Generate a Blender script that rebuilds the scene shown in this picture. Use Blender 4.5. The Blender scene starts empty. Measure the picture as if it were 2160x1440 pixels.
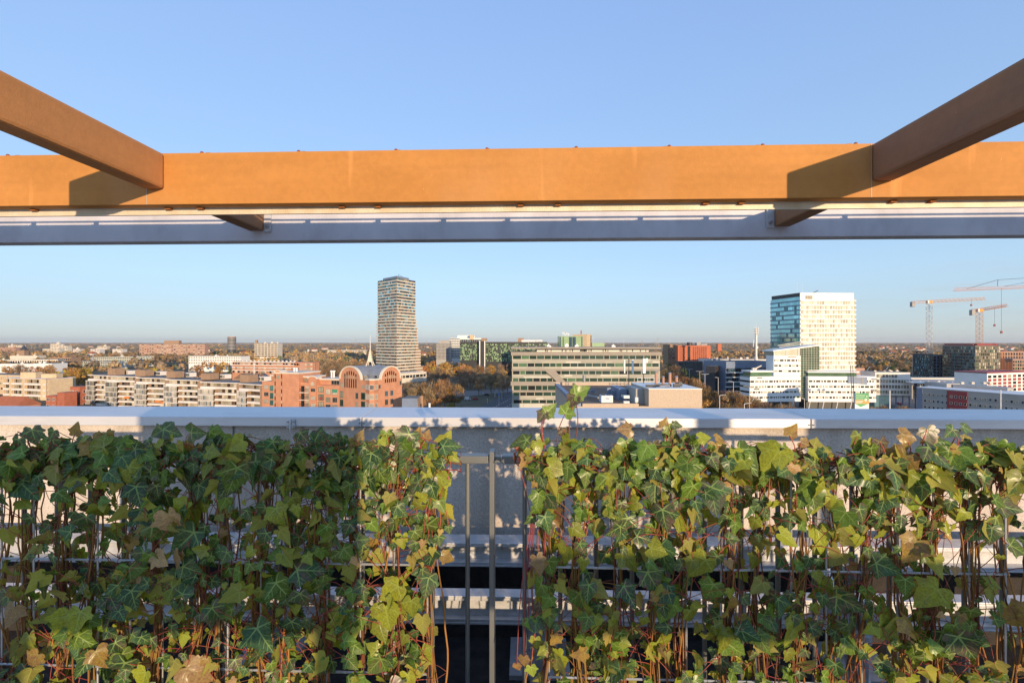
import bpy, bmesh, math, random
import numpy as np
from mathutils import Vector
random.seed(7); rng = np.random.default_rng(7)
R = math.radians
scene = bpy.context.scene
C = scene.collection
HC = 40.0            # camera height above the city ground
FPX = 1000.0         # focal length in photograph pixels (photo 2160 wide)
HZ = 721.5           # row of the horizon
YAW = math.atan(34/1000)
# ---------------- camera ----------------
cam = bpy.data.cameras.new('Camera'); camo = bpy.data.objects.new('Camera', cam); C.objects.link(camo)
cam.sensor_width = 36; cam.lens = FPX/2160*36; cam.clip_start = .05; cam.clip_end = 60000
cam.shift_y = 1.5/2160
camo.location = (0, 0, HC); camo.rotation_euler = (R(90), 0, 0)
scene.camera = camo
# ---------------- light ----------------
SUN_EL = R(7.6); SUN_AZ = math.atan2(.41, -1)      # direction TO the sun: (+.41, -1) in plan
w = bpy.data.worlds.new('World'); scene.world = w; w.use_nodes = True
nt = w.node_tree; bg = nt.nodes['Background']
sky = nt.nodes.new('ShaderNodeTexSky'); sky.sky_type = 'NISHITA'; sky.sun_disc = False
sky.sun_elevation = SUN_EL; sky.sun_rotation = SUN_AZ
sky.air_density = 1.0; sky.dust_density = 0.0; sky.ozone_density = 6.0; sky.altitude = 0
gm = nt.nodes.new('ShaderNodeGamma'); gm.inputs[1].default_value = .34      # the photograph's tone-compressed (HDR) sky
nt.links.new(sky.outputs[0], gm.inputs[0]); tn = nt.nodes.new('ShaderNodeMix'); tn.data_type = 'RGBA'; tn.blend_type = 'MULTIPLY'; tn.inputs[0].default_value = 1; tn.inputs[7].default_value = (1.80, 1.57, 1.82, 1)
nt.links.new(gm.outputs[0], tn.inputs[6])
# a few thin cloud wisps low over the right-hand horizon
tc = nt.nodes.new('ShaderNodeTexCoord'); mp = nt.nodes.new('ShaderNodeMapping'); mp.inputs['Scale'].default_value = (9, 9, 60)
cn = nt.nodes.new('ShaderNodeTexNoise'); cn.inputs['Scale'].default_value = 1; cn.inputs['Detail'].default_value = 6
nt.links.new(tc.outputs['Generated'], mp.inputs[0]); nt.links.new(mp.outputs[0], cn.inputs['Vector'])
sp = nt.nodes.new('ShaderNodeSeparateXYZ'); nt.links.new(tc.outputs['Generated'], sp.inputs[0])
def wm(op, a, b=None, c=None, d=None, e=None):
    if op == 'MAP':
        q = nt.nodes.new('ShaderNodeMapRange')
        nt.links.new(a, q.inputs[0])
        for i, v in enumerate((b, c, d, e)): q.inputs[i+1].default_value = v
        return q.outputs[0]
    q = nt.nodes.new('ShaderNodeMath'); q.operation = op; nt.links.new(a, q.inputs[0]); nt.links.new(b, q.inputs[1]); return q.outputs[0]
rr_ = nt.nodes.new('ShaderNodeValToRGB'); el_ = rr_.color_ramp.elements
el_[0].position = 0; el_[0].color = (.68,.67,.67,1); el_[1].position = .95; el_[1].color = (.74,.735,.93,1)
e_ = el_.new(.20); e_.color = (.83,.795,.83,1)
nt.links.new(wm('MAP', sp.outputs[2], 0.0, .62, 0, 1), rr_.inputs[0])
sc_ = nt.nodes.new('ShaderNodeVectorMath'); sc_.operation = 'SCALE'; sc_.inputs['Scale'].default_value = 1.96
nt.links.new(rr_.outputs[0], sc_.inputs[0]); nt.links.new(sc_.outputs[0], tn.inputs[7])
cf = wm('MULTIPLY', wm('MULTIPLY', wm('MAP', cn.outputs[0], .50, .72, 0, .55), wm('MAP', sp.outputs[0], .45, .75, 0, 1)), wm('MULTIPLY', wm('MAP', sp.outputs[2], .004, .03, 0, 1), wm('MAP', sp.outputs[2], .05, .13, 1, 0)))
cm = nt.nodes.new('ShaderNodeMix'); cm.data_type = 'RGBA'; cm.inputs[7].default_value = (1.50, 1.38, 1.36, 1)
nt.links.new(cf, cm.inputs[0]); nt.links.new(tn.outputs[2], cm.inputs[6]); nt.links.new(cm.outputs[2], bg.inputs[0]); bg.inputs[1].default_value = 0.15
sl = bpy.data.lights.new('Sun', 'SUN'); sl.energy = 2.0; sl.angle = R(.5); sl.color = (1, .75, .48)
so = bpy.data.objects.new('Sun', sl); C.objects.link(so); so.location = (20, -40, 60)
so.rotation_euler = Vector((-.41, 1, -math.tan(SUN_EL)*math.hypot(.41, 1))).to_track_quat('-Z', 'Y').to_euler()
vs = scene.view_settings; vs.view_transform = 'Standard'; vs.look = 'None'; vs.gamma = 1; vs.exposure = 1.36
scene.cycles.max_bounces = 6; scene.cycles.diffuse_bounces = 3; scene.cycles.glossy_bounces = 3
scene.cycles.transmission_bounces = 4; scene.cycles.caustics_reflective = False; scene.cycles.caustics_refractive = False

# ---------------- helpers ----------------
class FF:
    """face frame: A left, B right seen from outside; s along, d outward, z up"""
    def __init__(s, A, B):
        s.A = Vector(A[:2]); b = Vector(B[:2]); s.L = (b-s.A).length; s.t = (b-s.A)/s.L
        s.n = Vector((s.t.y, -s.t.x)); s.ang = math.atan2(s.t.y, s.t.x)
    def P(s, a, d, z):
        q = s.A + s.t*a + s.n*d
        return (q.x, q.y, z)
    def side(s, depth):      # the face round the right-hand corner
        b = s.A + s.t*s.L; c = b - s.n*depth
        return FF(b, c)
    def lside(s, depth):
        c = s.A - s.n*depth
        return FF(c, s.A)
    def off(s, d):
        a = s.A+s.n*d; return FF(a, a+s.t*s.L)

class MB:
    def __init__(s): s.v = []; s.f = []; s.m = []; s.uv = None; s.col = None
    def add(s, vs, fs, m=0):
        k = len(s.v); s.v += [tuple(p) for p in vs]; s.f += [tuple(i+k for i in f) for f in fs]; s.m += [m]*len(fs)
        return s
    def hexa(s, p, m=0):   # p: 4 bottom ccw + 4 top
        return s.add(p, [(3,2,1,0),(4,5,6,7),(0,1,5,4),(1,2,6,5),(2,3,7,6),(3,0,4,7)], m)
    def box(s, F, s0, s1, d0, d1, z0, z1, m=0):   # d0<d1 outward
        P = F.P
        return s.hexa([P(s0,d1,z0),P(s1,d1,z0),P(s1,d0,z0),P(s0,d0,z0),P(s0,d1,z1),P(s1,d1,z1),P(s1,d0,z1),P(s0,d0,z1)], m)
    def cube(s, x0, x1, y0, y1, z0, z1, m=0):
        return s.hexa([(x0,y0,z0),(x1,y0,z0),(x1,y1,z0),(x0,y1,z0),(x0,y0,z1),(x1,y0,z1),(x1,y1,z1),(x0,y1,z1)], m)
    def prism(s, pts, z0, z1, m=0):
        n = len(pts)
        vs = [(p[0],p[1],z0) for p in pts]+[(p[0],p[1],z1) for p in pts]
        return s.add(vs, [tuple(range(n-1,-1,-1)), tuple(range(n,2*n))]+[(i,(i+1)%n,n+(i+1)%n,n+i) for i in range(n)], m)
    def cyl(s, x, y, r, z0, z1, n=12, m=0, r2=None):
        r2 = r if r2 is None else r2
        a = [2*math.pi*i/n for i in range(n)]
        vs = [(x+r*math.cos(t),y+r*math.sin(t),z0) for t in a]+[(x+r2*math.cos(t),y+r2*math.sin(t),z1) for t in a]
        return s.add(vs, [tuple(range(n-1,-1,-1)), tuple(range(n,2*n))]+[(i,(i+1)%n,n+(i+1)%n,n+i) for i in range(n)], m)
    def tube(s, pts, r, n=5, m=0, r1=None):
        pts = [Vector(p) for p in pts]; k = len(s.v); N = len(pts)
        for i, p in enumerate(pts):
            d = (pts[min(i+1,N-1)]-pts[max(i-1,0)])
            if d.length < 1e-9: d = Vector((0,0,1))
            d.normalize()
            a = d.cross(Vector((.31,.22,.93)) if abs(d.z) < .9 else Vector((1,0,0))).normalized(); b = d.cross(a)
            rr = r if r1 is None else r+(r1-r)*i/(N-1)
            for j in range(n):
                t = 2*math.pi*j/n; q = p+a*(rr*math.cos(t))+b*(rr*math.sin(t)); s.v.append((q.x,q.y,q.z))
        for i in range(N-1):
            for j in range(n):
                s.f.append((k+i*n+j, k+i*n+(j+1)%n, k+(i+1)*n+(j+1)%n, k+(i+1)*n+j)); s.m.append(m)
        s.f.append(tuple(k+j for j in range(n-1,-1,-1))); s.f.append(tuple(k+(N-1)*n+j for j in range(n))); s.m += [m,m]
        return s
    def mesh(s, name, mats, loc=(0,0,0), smooth=False):
        me = bpy.data.meshes.new(name)
        lx, ly, lz = loc
        me.from_pydata([(a-lx,b-ly,c-lz) for a,b,c in s.v], [], s.f)
        for q in (mats if isinstance(mats, (list,tuple)) else [mats]): me.materials.append(q)
        if any(s.m): me.polygons.foreach_set('material_index', s.m)
        if smooth: me.polygons.foreach_set('use_smooth', [True]*len(me.polygons))
        me.update(); return me
    def build(s, name, mats, parent=None, smooth=False, bevel=0, loc=None):
        if loc is None: loc = wloc(parent) if parent else (0,0,0)
        o = bpy.data.objects.new(name, s.mesh(name, mats, loc, smooth)); C.objects.link(o)
        if parent: o.parent = parent
        else: o.location = loc
        if bevel:
            b = o.modifiers.new('Bevel','BEVEL'); b.width = bevel; b.segments = 2; b.limit_method = 'ANGLE'
        return o
def wloc(o):
    x = y = z = 0
    while o: x += o.location.x; y += o.location.y; z += o.location.z; o = o.parent
    return (x,y,z)
def tag(o, label=None, cat=None, group=None, kind=None):
    if label: o['label'] = label
    if cat: o['category'] = cat
    if group: o['group'] = group
    if kind: o['kind'] = kind
    return o
def thing(name, label, cat, loc=(0,0,0), group=None):
    o = bpy.data.objects.new(name, None); C.objects.link(o); o.location = loc; o.empty_display_size = .2
    return tag(o, label, cat, group)
def copy_tree(o, parent=None):
    c = o.copy(); C.objects.link(c); c.parent = parent
    for ch in o.children: copy_tree(ch, c)
    return c
def px(p, Z): return ((p-1080)/FPX*Z, Z)              # photo column at depth -> ground point
def zy(y, Z): return HC+(HZ-y)/FPX*Z                   # photo row at depth -> height
OCC = []                                               # occupied ground circles (no trees there)
def occ(x, y, r): OCC.append((x,y,r))
def fpx(a, Za, b, Zb): return FF(px(a,Za), px(b,Zb))

# ---------------- materials ----------------
def mat(name, col, rough=.7, metal=0, var=.12, scale=1.0, spec=.4, bump=0, bscale=20, col2=None, detail=4, obrand=0):
    if max(col) > .05: col = tuple(min(.84, c*1.17) for c in col)
    if col2: col2 = tuple(min(.84, c*1.17) for c in col2)
    m = bpy.data.materials.new(name); m.use_nodes = True; n = m.node_tree.nodes; l = m.node_tree.links
    b = n['Principled BSDF']; b.inputs['Roughness'].default_value = rough; b.inputs['Metallic'].default_value = metal
    b.inputs['Specular IOR Level'].default_value = spec
    geo = n.new('ShaderNodeNewGeometry')
    tx = n.new('ShaderNodeTexNoise'); tx.inputs['Scale'].default_value = scale; tx.inputs['Detail'].default_value = detail
    l.new(geo.outputs['Position'], tx.inputs['Vector'])
    rp = n.new('ShaderNodeValToRGB'); rp.color_ramp.elements[0].position = .3; rp.color_ramp.elements[1].position = .7
    c2 = col2 or tuple(min(1,c*(1+var)) for c in col); c1 = col if col2 else tuple(c*(1-var) for c in col)
    rp.color_ramp.elements[0].color = (*c1,1); rp.color_ramp.elements[1].color = (*c2,1)
    l.new(tx.outputs[0], rp.inputs[0]); out = rp.outputs[0]
    if obrand:
        oi = n.new('ShaderNodeObjectInfo'); hs = n.new('ShaderNodeHueSaturation')
        mr = n.new('ShaderNodeMapRange'); mr.inputs[3].default_value = 1-obrand; mr.inputs[4].default_value = 1+obrand
        l.new(oi.outputs['Random'], mr.inputs[0]); l.new(mr.outputs[0], hs.inputs['Value']); l.new(out, hs.inputs['Color']); out = hs.outputs[0]
    l.new(out, b.inputs['Base Color'])
    if bump:
        t2 = n.new('ShaderNodeTexNoise'); t2.inputs['Scale'].default_value = bscale; t2.inputs['Detail'].default_value = 5
        l.new(geo.outputs['Position'], t2.inputs['Vector'])
        bp = n.new('ShaderNodeBump'); bp.inputs['Strength'].default_value = bump; bp.inputs['Distance'].default_value = .02
        l.new(t2.outputs[0], bp.inputs['Height']); l.new(bp.outputs[0], b.inputs['Normal'])
    return m
def attrmat(name, rough=.8, obhue=.0, obval=.25, trans=0):
    """base colour from the mesh attribute Col, varied per object"""
    m = bpy.data.materials.new(name); m.use_nodes = True; n = m.node_tree.nodes; l = m.node_tree.links
    b = n['Principled BSDF']; b.inputs['Roughness'].default_value = rough; b.inputs['Specular IOR Level'].default_value = .2
    a = n.new('ShaderNodeAttribute'); a.attribute_name = 'Col'
    oi = n.new('ShaderNodeObjectInfo'); hs = n.new('ShaderNodeHueSaturation')
    mr = n.new('ShaderNodeMapRange'); mr.inputs[3].default_value = 1-obval; mr.inputs[4].default_value = 1+obval
    l.new(oi.outputs['Random'], mr.inputs[0]); l.new(mr.outputs[0], hs.inputs['Value'])
    if obhue:
        mu = n.new('ShaderNodeMath'); mu.operation = 'MULTIPLY'; mu.inputs[1].default_value = 7.13
        fr = n.new('ShaderNodeMath'); fr.operation = 'FRACT'; mh = n.new('ShaderNodeMapRange')
        mh.inputs[3].default_value = .5-obhue; mh.inputs[4].default_value = .5+obhue
        l.new(oi.outputs['Random'], mu.inputs[0]); l.new(mu.outputs[0], fr.inputs[0]); l.new(fr.outputs[0], mh.inputs[0]); l.new(mh.outputs[0], hs.inputs['Hue'])
    l.new(a.outputs['Color'], hs.inputs['Color']); l.new(hs.outputs[0], b.inputs['Base Color'])
    return m
def setcol(me, cols):   # per-face colours
    at = me.color_attributes.new('Col', 'FLOAT_COLOR', 'CORNER')
    tot = np.array([p.loop_total for p in me.polygons]); c = np.asarray(cols, dtype=np.float32)
    c = np.concatenate([c, np.ones((len(c),1),np.float32)], 1)
    at.data.foreach_set('color', np.repeat(c, tot, axis=0).ravel())
# =====================================================================
#  ROOF TERRACE: local frame u right, v forward, h above the camera
# =====================================================================
FN = FF((0,0), (math.cos(YAW), -math.sin(YAW)))       # d = -v
def LP(u, v, h): return FN.P(u, -v, HC+h)
def pixL(x, y, v, F=None):
    a = math.atan2(-(F or FN).t.y, (F or FN).t.x)
    d = ((x-1080)/FPX, 1.0, (HZ-y)/FPX); s = v/(d[0]*math.sin(a)+d[1]*math.cos(a))
    return s*(d[0]*math.cos(a)-d[1]*math.sin(a)), s*d[2]
def LB(mb, u0, u1, v0, v1, h0, h1, m=0, F=None): return mb.box(F or FN, u0, u1, -v1, -v0, HC+h0, HC+h1, m)

def rust(name, col, col2, drips=True):
    m = bpy.data.materials.new(name); m.use_nodes = True; n = m.node_tree.nodes; l = m.node_tree.links
    b = n['Principled BSDF']; b.inputs['Roughness'].default_value = .72; b.inputs['Specular IOR Level'].default_value = .25
    g = n.new('ShaderNodeNewGeometry')
    def noise(sc, vec, det=5):
        mp = n.new('ShaderNodeMapping'); mp.inputs['Scale'].default_value = vec
        t = n.new('ShaderNodeTexNoise'); t.inputs['Scale'].default_value = sc; t.inputs['Detail'].default_value = det
        l.new(g.outputs['Position'], mp.inputs[0]); l.new(mp.outputs[0], t.inputs['Vector']); return t
    def ramp(t, p0, c0, p1, c1):
        r = n.new('ShaderNodeValToRGB'); e = r.color_ramp.elements; e[0].position = p0; e[0].color = (*c0,1); e[1].position = p1; e[1].color = (*c1,1)
        l.new(t.outputs[0], r.inputs[0]); return r
    def mix(f, a, c, typ='MIX'):
        x = n.new('ShaderNodeMix'); x.data_type = 'RGBA'; x.blend_type = typ
        if isinstance(f, float): x.inputs[0].default_value = f
        else: l.new(f, x.inputs[0])
        l.new(a, x.inputs[6])
        if isinstance(c, tuple): x.inputs[7].default_value = (*c,1)
        else: l.new(c, x.inputs[7])
        return x.outputs[2]
    big = ramp(noise(1.6, (1,1,2.5)), .32, col, .68, col2)
    out = big.outputs[0]
    hz = ramp(noise(3, (.35,.35,9)), .36, (.965,.96,.95), .66, (1.02,1.02,1.0)); out = mix(1.0, out, hz.outputs[0], 'MULTIPLY')
    mott = ramp(noise(30, (1,1,1), 7), .40, (.82,.80,.76), .62, (1.10,1.08,1.05)); out = mix(.22, out, mott.outputs[0], 'MULTIPLY')
    dg = ramp(noise(1.7, (1.0,1.0,.42), 2), .60, (0,0,0), .72, (1,1,1)); dgm = n.new('ShaderNodeMath'); dgm.operation = 'MULTIPLY'; dgm.inputs[1].default_value = .35; l.new(dg.outputs[0], dgm.inputs[0]); out = mix(dgm.outputs[0], out, tuple(min(1,c*.9+.06) for c in col2))
    if drips:
        dr = ramp(noise(2.3, (3.2,3.2,.25), 3), .66, (0,0,0), .78, (1,1,1))
        out = mix(dr.outputs[0], out, tuple(min(1,c*1.25+.02) for c in col2))
    sp = n.new('ShaderNodeTexVoronoi'); sp.inputs['Scale'].default_value = 22; l.new(g.outputs['Position'], sp.inputs['Vector'])
    sr = n.new('ShaderNodeValToRGB'); sr.color_ramp.elements[0].position = .05; sr.color_ramp.elements[0].color = (1,1,1,1); sr.color_ramp.elements[1].position = .075; sr.color_ramp.elements[1].color = (0,0,0,1)
    l.new(sp.outputs['Distance'], sr.inputs[0])
    pick = ramp(noise(5, (1,1,1), 2), .62, (0,0,0), .66, (1,1,1))
    mm = n.new('ShaderNodeMath'); mm.operation = 'MULTIPLY'; l.new(sr.outputs[0], mm.inputs[0]); l.new(pick.outputs[0], mm.inputs[1])
    out = mix(mm.outputs[0], out, tuple(min(1,c*1.5+.05) for c in col2))
    l.new(out, b.inputs['Base Color'])
    bp = n.new('ShaderNodeBump'); bp.inputs['Strength'].default_value = .25; bp.inputs['Distance'].default_value = .004
    l.new(noise(90, (1,1,1)).outputs[0], bp.inputs['Height']); l.new(bp.outputs[0], b.inputs['Normal'])
    return m
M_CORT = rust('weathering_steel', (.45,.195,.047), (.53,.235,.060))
M_CORT_SHADED = rust('weathering_steel_shaded', (.26,.140,.085), (.38,.19,.092))  # same steel, with the shade on the cross beams put into its colour
M_CORT_HALFLIT = rust('weathering_steel_half_lit', (.40,.185,.070), (.49,.225,.080))  # same steel again, lighter to carry the sun grazing the left beam
M_GREY = mat('grey_painted_steel', (.48,.46,.48), .55, .0, .08, 3, bump=.12, bscale=160)
M_GALV = mat('galvanised_steel', (.52,.52,.53), .45, .35, .12, 25, bump=.1, bscale=120)
M_STRIP = mat('galvanised_strip', (.62,.55,.45), .55, .1, .10, 8, col2=(.50,.41,.29), bump=.2, bscale=90)
M_RUSTCLIP = mat('rusty_clip', (.30,.11,.03), .8, 0, .2, 30)
M_BOLTRED = mat('rusty_bolt_head', (.20,.05,.03), .6, 0, .2, 40)
M_BOLT = mat('zinc_bolt', (.35,.36,.38), .4, .7, .1, 40)
M_CONC = mat('concrete', (.51,.445,.385), .9, 0, .10, 2.2, bump=.25, bscale=60)
# pitted, stained concrete
def conc():
    m = M_CONC; n = m.node_tree.nodes; l = m.node_tree.links; b = n['Principled BSDF']; src = b.inputs['Base Color'].links[0].from_socket
    g = n.new('ShaderNodeNewGeometry'); v = n.new('ShaderNodeTexVoronoi'); v.inputs['Scale'].default_value = 34
    l.new(g.outputs['Position'], v.inputs['Vector']); r = n.new('ShaderNodeValToRGB'); r.color_ramp.elements[0].position = .06; r.color_ramp.elements[0].color = (.35,.33,.31,1); r.color_ramp.elements[1].position = .12; r.color_ramp.elements[1].color = (1,1,1,1)
    l.new(v.outputs['Distance'], r.inputs[0]); x = n.new('ShaderNodeMix'); x.data_type = 'RGBA'; x.blend_type = 'MULTIPLY'; x.inputs[0].default_value = .75
    l.new(src, x.inputs[6]); l.new(r.outputs[0], x.inputs[7])
    t = n.new('ShaderNodeTexNoise'); t.inputs['Scale'].default_value = 110; l.new(g.outputs['Position'], t.inputs['Vector'])
    r2 = n.new('ShaderNodeValToRGB'); r2.color_ramp.elements[0].position = .35; r2.color_ramp.elements[0].color = (.8,.8,.8,1); r2.color_ramp.elements[1].position = .65; r2.color_ramp.elements[1].color = (1.1,1.1,1.1,1)
    l.new(t.outputs[0], r2.inputs[0]); y = n.new('ShaderNodeMix'); y.data_type = 'RGBA'; y.blend_type = 'MULTIPLY'; y.inputs[0].default_value = .8
    l.new(x.outputs[2], y.inputs[6]); l.new(r2.outputs[0], y.inputs[7]); mp = n.new('ShaderNodeMapping'); mp.inputs['Scale'].default_value = (5,5,.5); l.new(g.outputs['Position'], mp.inputs[0])
    t3 = n.new('ShaderNodeTexNoise'); t3.inputs['Scale'].default_value = 1.3; t3.inputs['Detail'].default_value = 6; l.new(mp.outputs[0], t3.inputs['Vector'])
    r3 = n.new('ShaderNodeValToRGB'); r3.color_ramp.elements[0].position = .34; r3.color_ramp.elements[0].color = (.80,.78,.75,1); r3.color_ramp.elements[1].position = .56; r3.color_ramp.elements[1].color = (1.03,1.03,1.03,1); l.new(t3.outputs[0], r3.inputs[0])
    z = n.new('ShaderNodeMix'); z.data_type = 'RGBA'; z.blend_type = 'MULTIPLY'; z.inputs[0].default_value = .8; l.new(y.outputs[2], z.inputs[6]); l.new(r3.outputs[0], z.inputs[7]); l.new(z.outputs[2], b.inputs['Base Color'])
conc()
def dirty(m, sc, vec, lo, amt):
    n = m.node_tree.nodes; l = m.node_tree.links; b = n['Principled BSDF']; src = b.inputs['Base Color'].links[0].from_socket
    g = n.new('ShaderNodeNewGeometry'); mp = n.new('ShaderNodeMapping'); mp.inputs['Scale'].default_value = vec; l.new(g.outputs['Position'], mp.inputs[0])
    t = n.new('ShaderNodeTexNoise'); t.inputs['Scale'].default_value = sc; t.inputs['Detail'].default_value = 8; t.inputs['Roughness'].default_value = .65; l.new(mp.outputs[0], t.inputs['Vector'])
    r = n.new('ShaderNodeValToRGB'); r.color_ramp.elements[0].position = .36; r.color_ramp.elements[0].color = (*lo,1); r.color_ramp.elements[1].position = .52; r.color_ramp.elements[1].color = (1,1,1,1); l.new(t.outputs[0], r.inputs[0])
    z = n.new('ShaderNodeMix'); z.data_type = 'RGBA'; z.blend_type = 'MULTIPLY'; z.inputs[0].default_value = amt; l.new(src, z.inputs[6]); l.new(r.outputs[0], z.inputs[7]); l.new(z.outputs[2], b.inputs['Base Color'])

M_COPE = mat('aluminium_coping', (.57,.56,.565), .38, .25, .05, 1.5, spec=.5)
M_BITU = mat('bitumen_roofing', (.020,.017,.016), .75, 0, .5, 14, col2=(.045,.038,.033), bump=.6, bscale=180)
M_RAIL = mat('anthracite_coated_steel', (.15,.155,.15), .38, .25, .08, 10, spec=.5)
M_WIRE = mat('galvanised_wire', (.42,.43,.44), .4, .5, .1, 40)
M_JOINT = mat('joint_sealant', (.26,.24,.21), .8, 0, .05, 5)
M_DECK = mat('terrace_paving', (.58,.50,.41), .9, 0, .15, 3)
M_CASTW = mat('plastered_host_wall', (.5,.46,.41), .9, 0, .08, 1)

dirty(M_COPE, 1.6, (1,3,6), (.78,.77,.76), .55); dirty(M_GREY, 2.5, (1,1,.6), (.72,.71,.72), .6); dirty(M_GALV, 6, (.5,1,2), (.75,.73,.70), .6)

# ---- pergola ----
V1, V2 = 2.6, 3.616
hT1 = pixL(1080,313,V1)[1]; hB1 = pixL(1080,424,V1)[1]
uL = pixL(348,360,V1)[0]; uR = pixL(1838,345,V1)[0]
hXB = pixL(348,400,V1)[1]
perg = thing('pergola', 'rust-brown steel pergola of long beams spanning the view above the parapet', 'pergola', LP(0,V1,hB1))
fb = LB(MB(), -6.5, 6.5, V1, V1+.066, hB1, hT1).build('fascia_beam', M_CORT, perg, bevel=.003)
M_WELD = mat('weld_seam_steel', (.36,.33,.28), .6, .2)
for u in (pixL(310,415,V1)[0], pixL(1838,400,V1)[0]): LB(MB(), u-.0018, u+.0018, V1-.0015, V1+.003, hB1, hT1).build('weld_seam', M_WELD, fb)
ub = [pixL(x,315,V1)[0] for x in (12,423,628,834,1027,1216,1413,1611,1808)]; ub += [ub[-1]+.51, ub[-1]+1.02, ub[0]-.51, ub[0]-1.02]
hb = [0]
for u in ub:
    b = MB(); q = LP(u, V1+.012, hT1); b.cyl(q[0],q[1],.010,q[2]-.002,q[2]+.007,10,0,.009); b.cyl(q[0],q[1],.009,q[2]+.007,q[2]+.011,10,0,.004)
    b.build('bolt_head', M_BOLTRED, fb)
b = LB(MB(), -6.5, 6.5, V1+.085, V1+.100, hT1+.012, hT1+.025)
for u in ub: LB(b, u-.012, u+.012, V1+.060, V1+.099, hT1-.02, hT1+.0255)
b.build('cable_rail', M_CORT_SHADED, perg)
hS0, hS1 = hB1-.040, hB1-.0075
st = LB(MB(), -6.5, 6.5, V1+.0765, V1+.083, hS0, hT1-.05); LB(st, -6.5, 6.5, V1+.068, V1+.0765, hS0, hS0+.007)
st.build('galvanised_strip', M_STRIP, perg)
for x in (67,352,420,720,796,1098,1177,1490,1566,1887,1970):
    u = pixL(x, 436, V1+.05)[0]
    LB(MB(), u-.016, u+.016, V1+.052, V1+.0765, hB1-.012, hB1-.001).build('clip', M_RUSTCLIP, perg)
# cross beams: front pieces end short of the camera, rear pieces run to the grey beam
for u0, u1 in ((uL-.115, uL), (uR, uR+.115)):
    LB(MB(), u0, u1, 1.60, V1-.001, hXB, hT1-.004).build('cross_beam', M_CORT_HALFLIT if u1 < 0 else M_CORT_SHADED, perg, bevel=.016)  # lit and shaded tones of one steel, chosen per beam
    LB(MB(), u0, u1, V1+.086, V2-.012, hXB, hT1-.06).build('cross_beam', M_CORT_SHADED, perg, bevel=.012)
    s = 1 if u1 < 0 else -1
    e = u1 if s > 0 else u0
    pl = LB(MB(), min(e, e+s*.055), max(e, e+s*.055), V2-.016, V2-.002, hXB-.004, hT1-.06).build('end_plate', M_GALV, perg)
    for hh in (hXB+.035, hXB+.17):
        b = MB(); b.tube([LP(e+s*.030, V2-.034, hh), LP(e+s*.030, V2-.012, hh)], .012, 6); b.tube([LP(e+s*.030, V2-.045, hh), LP(e+s*.030, V2-.030, hh)], .007, 8)
        b.build('bolt', M_BOLT, pl)
hB2 = pixL(1080,504,V2)[1]
g = LB(MB(), -8, 8, V2, V2+.115, hB2, 1.04)
g.build('steel_beam', M_GREY, perg, bevel=.004)
# unseen posts added behind the camera, placed to cast the coping's shadow strips
for u in (-.28, 3.06): LB(MB(), u-.07, u+.07, -1.66, -1.50, -1.58, .55).build('post', M_CORT_SHADED, perg)

# ---- parapet: concrete wall with aluminium coping ----
PY = R(1.35); FP = FF((0,0), (math.cos(PY), -math.sin(PY)))
def PL(u, v, h): return FP.P(u, -v, HC+h)
hc0, hc1, hcb = pixL(1080,881,2.8)[1], pixL(1080,901,2.8)[1], pixL(1080,859,3.11)[1]
par = thing('parapet_wall', 'grey concrete parapet wall with pale aluminium coping behind the ivy', 'wall', PL(0,2.84,-1.6))
wl = MB()
js = [pixL(x, 910, 2.84, FP)[0] for x in (212, 493, 1830)]
edges = [-7, js[1]-.008, js[1]+.010, 3.2, 3.218, 7]
for a, b_ in ((edges[0],edges[1]),(edges[2],edges[3]),(edges[4],edges[5])): LB(wl, a, b_, 2.84, 3.04, -1.20, hc1+.03, 0, FP)
wl.build('concrete_panel', M_CONC, par)
jb = MB()
for a, b_ in ((edges[1],edges[2]),(edges[3],edges[4])): LB(jb, a, b_, 2.848, 3.03, -1.20, hc1+.02, 0, FP)
jb.build('joint', M_JOINT, par)
LB(MB(), -7, 7, 2.80, 3.05, -2.6, -1.20, 0, FP).build('bitumen_upstand', M_BITU, par)
cj = [pixL(x, 890, 2.8, FP)[0] for x in (763, 1711)]
ce = [-7, cj[0]-.0025, cj[0]+.0025, cj[1]-.0025, cj[1]+.0025, 7]
for a, b_ in ((ce[0],ce[1]),(ce[2],ce[3]),(ce[4],ce[5])):
    cp = MB(); P = PL
    cp.hexa([P(a,2.8,hc1),P(b_,2.8,hc1),P(b_,3.12,hc1),P(a,3.12,hc1),P(a,2.8,hc0),P(b_,2.8,hc0),P(b_,3.11,hcb),P(a,3.11,hcb)])
    cp.build('coping', M_COPE, par, bevel=.004)
for u in cj:
    for s in (-.012, .012):
        b = MB(); b.tube([PL(u+s, 2.792, hc1+.022), PL(u+s, 2.802, hc1+.022)], .0035, 8); b.build('rivet', M_RAIL, par)
uu = pixL(613, 893, 2.79, FP)[0]
br = LB(MB(), uu-.024, uu+.024, 2.786, 2.7985, hc1-.006, hc1+.042, 0, FP)
LB(br, uu-.006, uu+.006, 2.780, 2.788, hc1-.008, hc1+.046, 0, FP)
bro = br.build('bracket', M_GALV, par)
for sx in (-.015, .015):
    for sz in (.004, .030):
        b = MB(); b.tube([PL(uu+sx, 2.778, hc1+sz), PL(uu+sx, 2.787, hc1+sz)], .006, 6); b.build('bolt', M_BOLT, bro)
MB().tube([PL(uu, 2.782, hc1+.03), PL(uu+.002, 2.782, hc1-.02), PL(uu+.02, 2.80, hc1-.12), PL(uu+.024, 2.80, -1.16)], .004, 6).build('earthing_rod', M_GALV, par)

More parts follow.
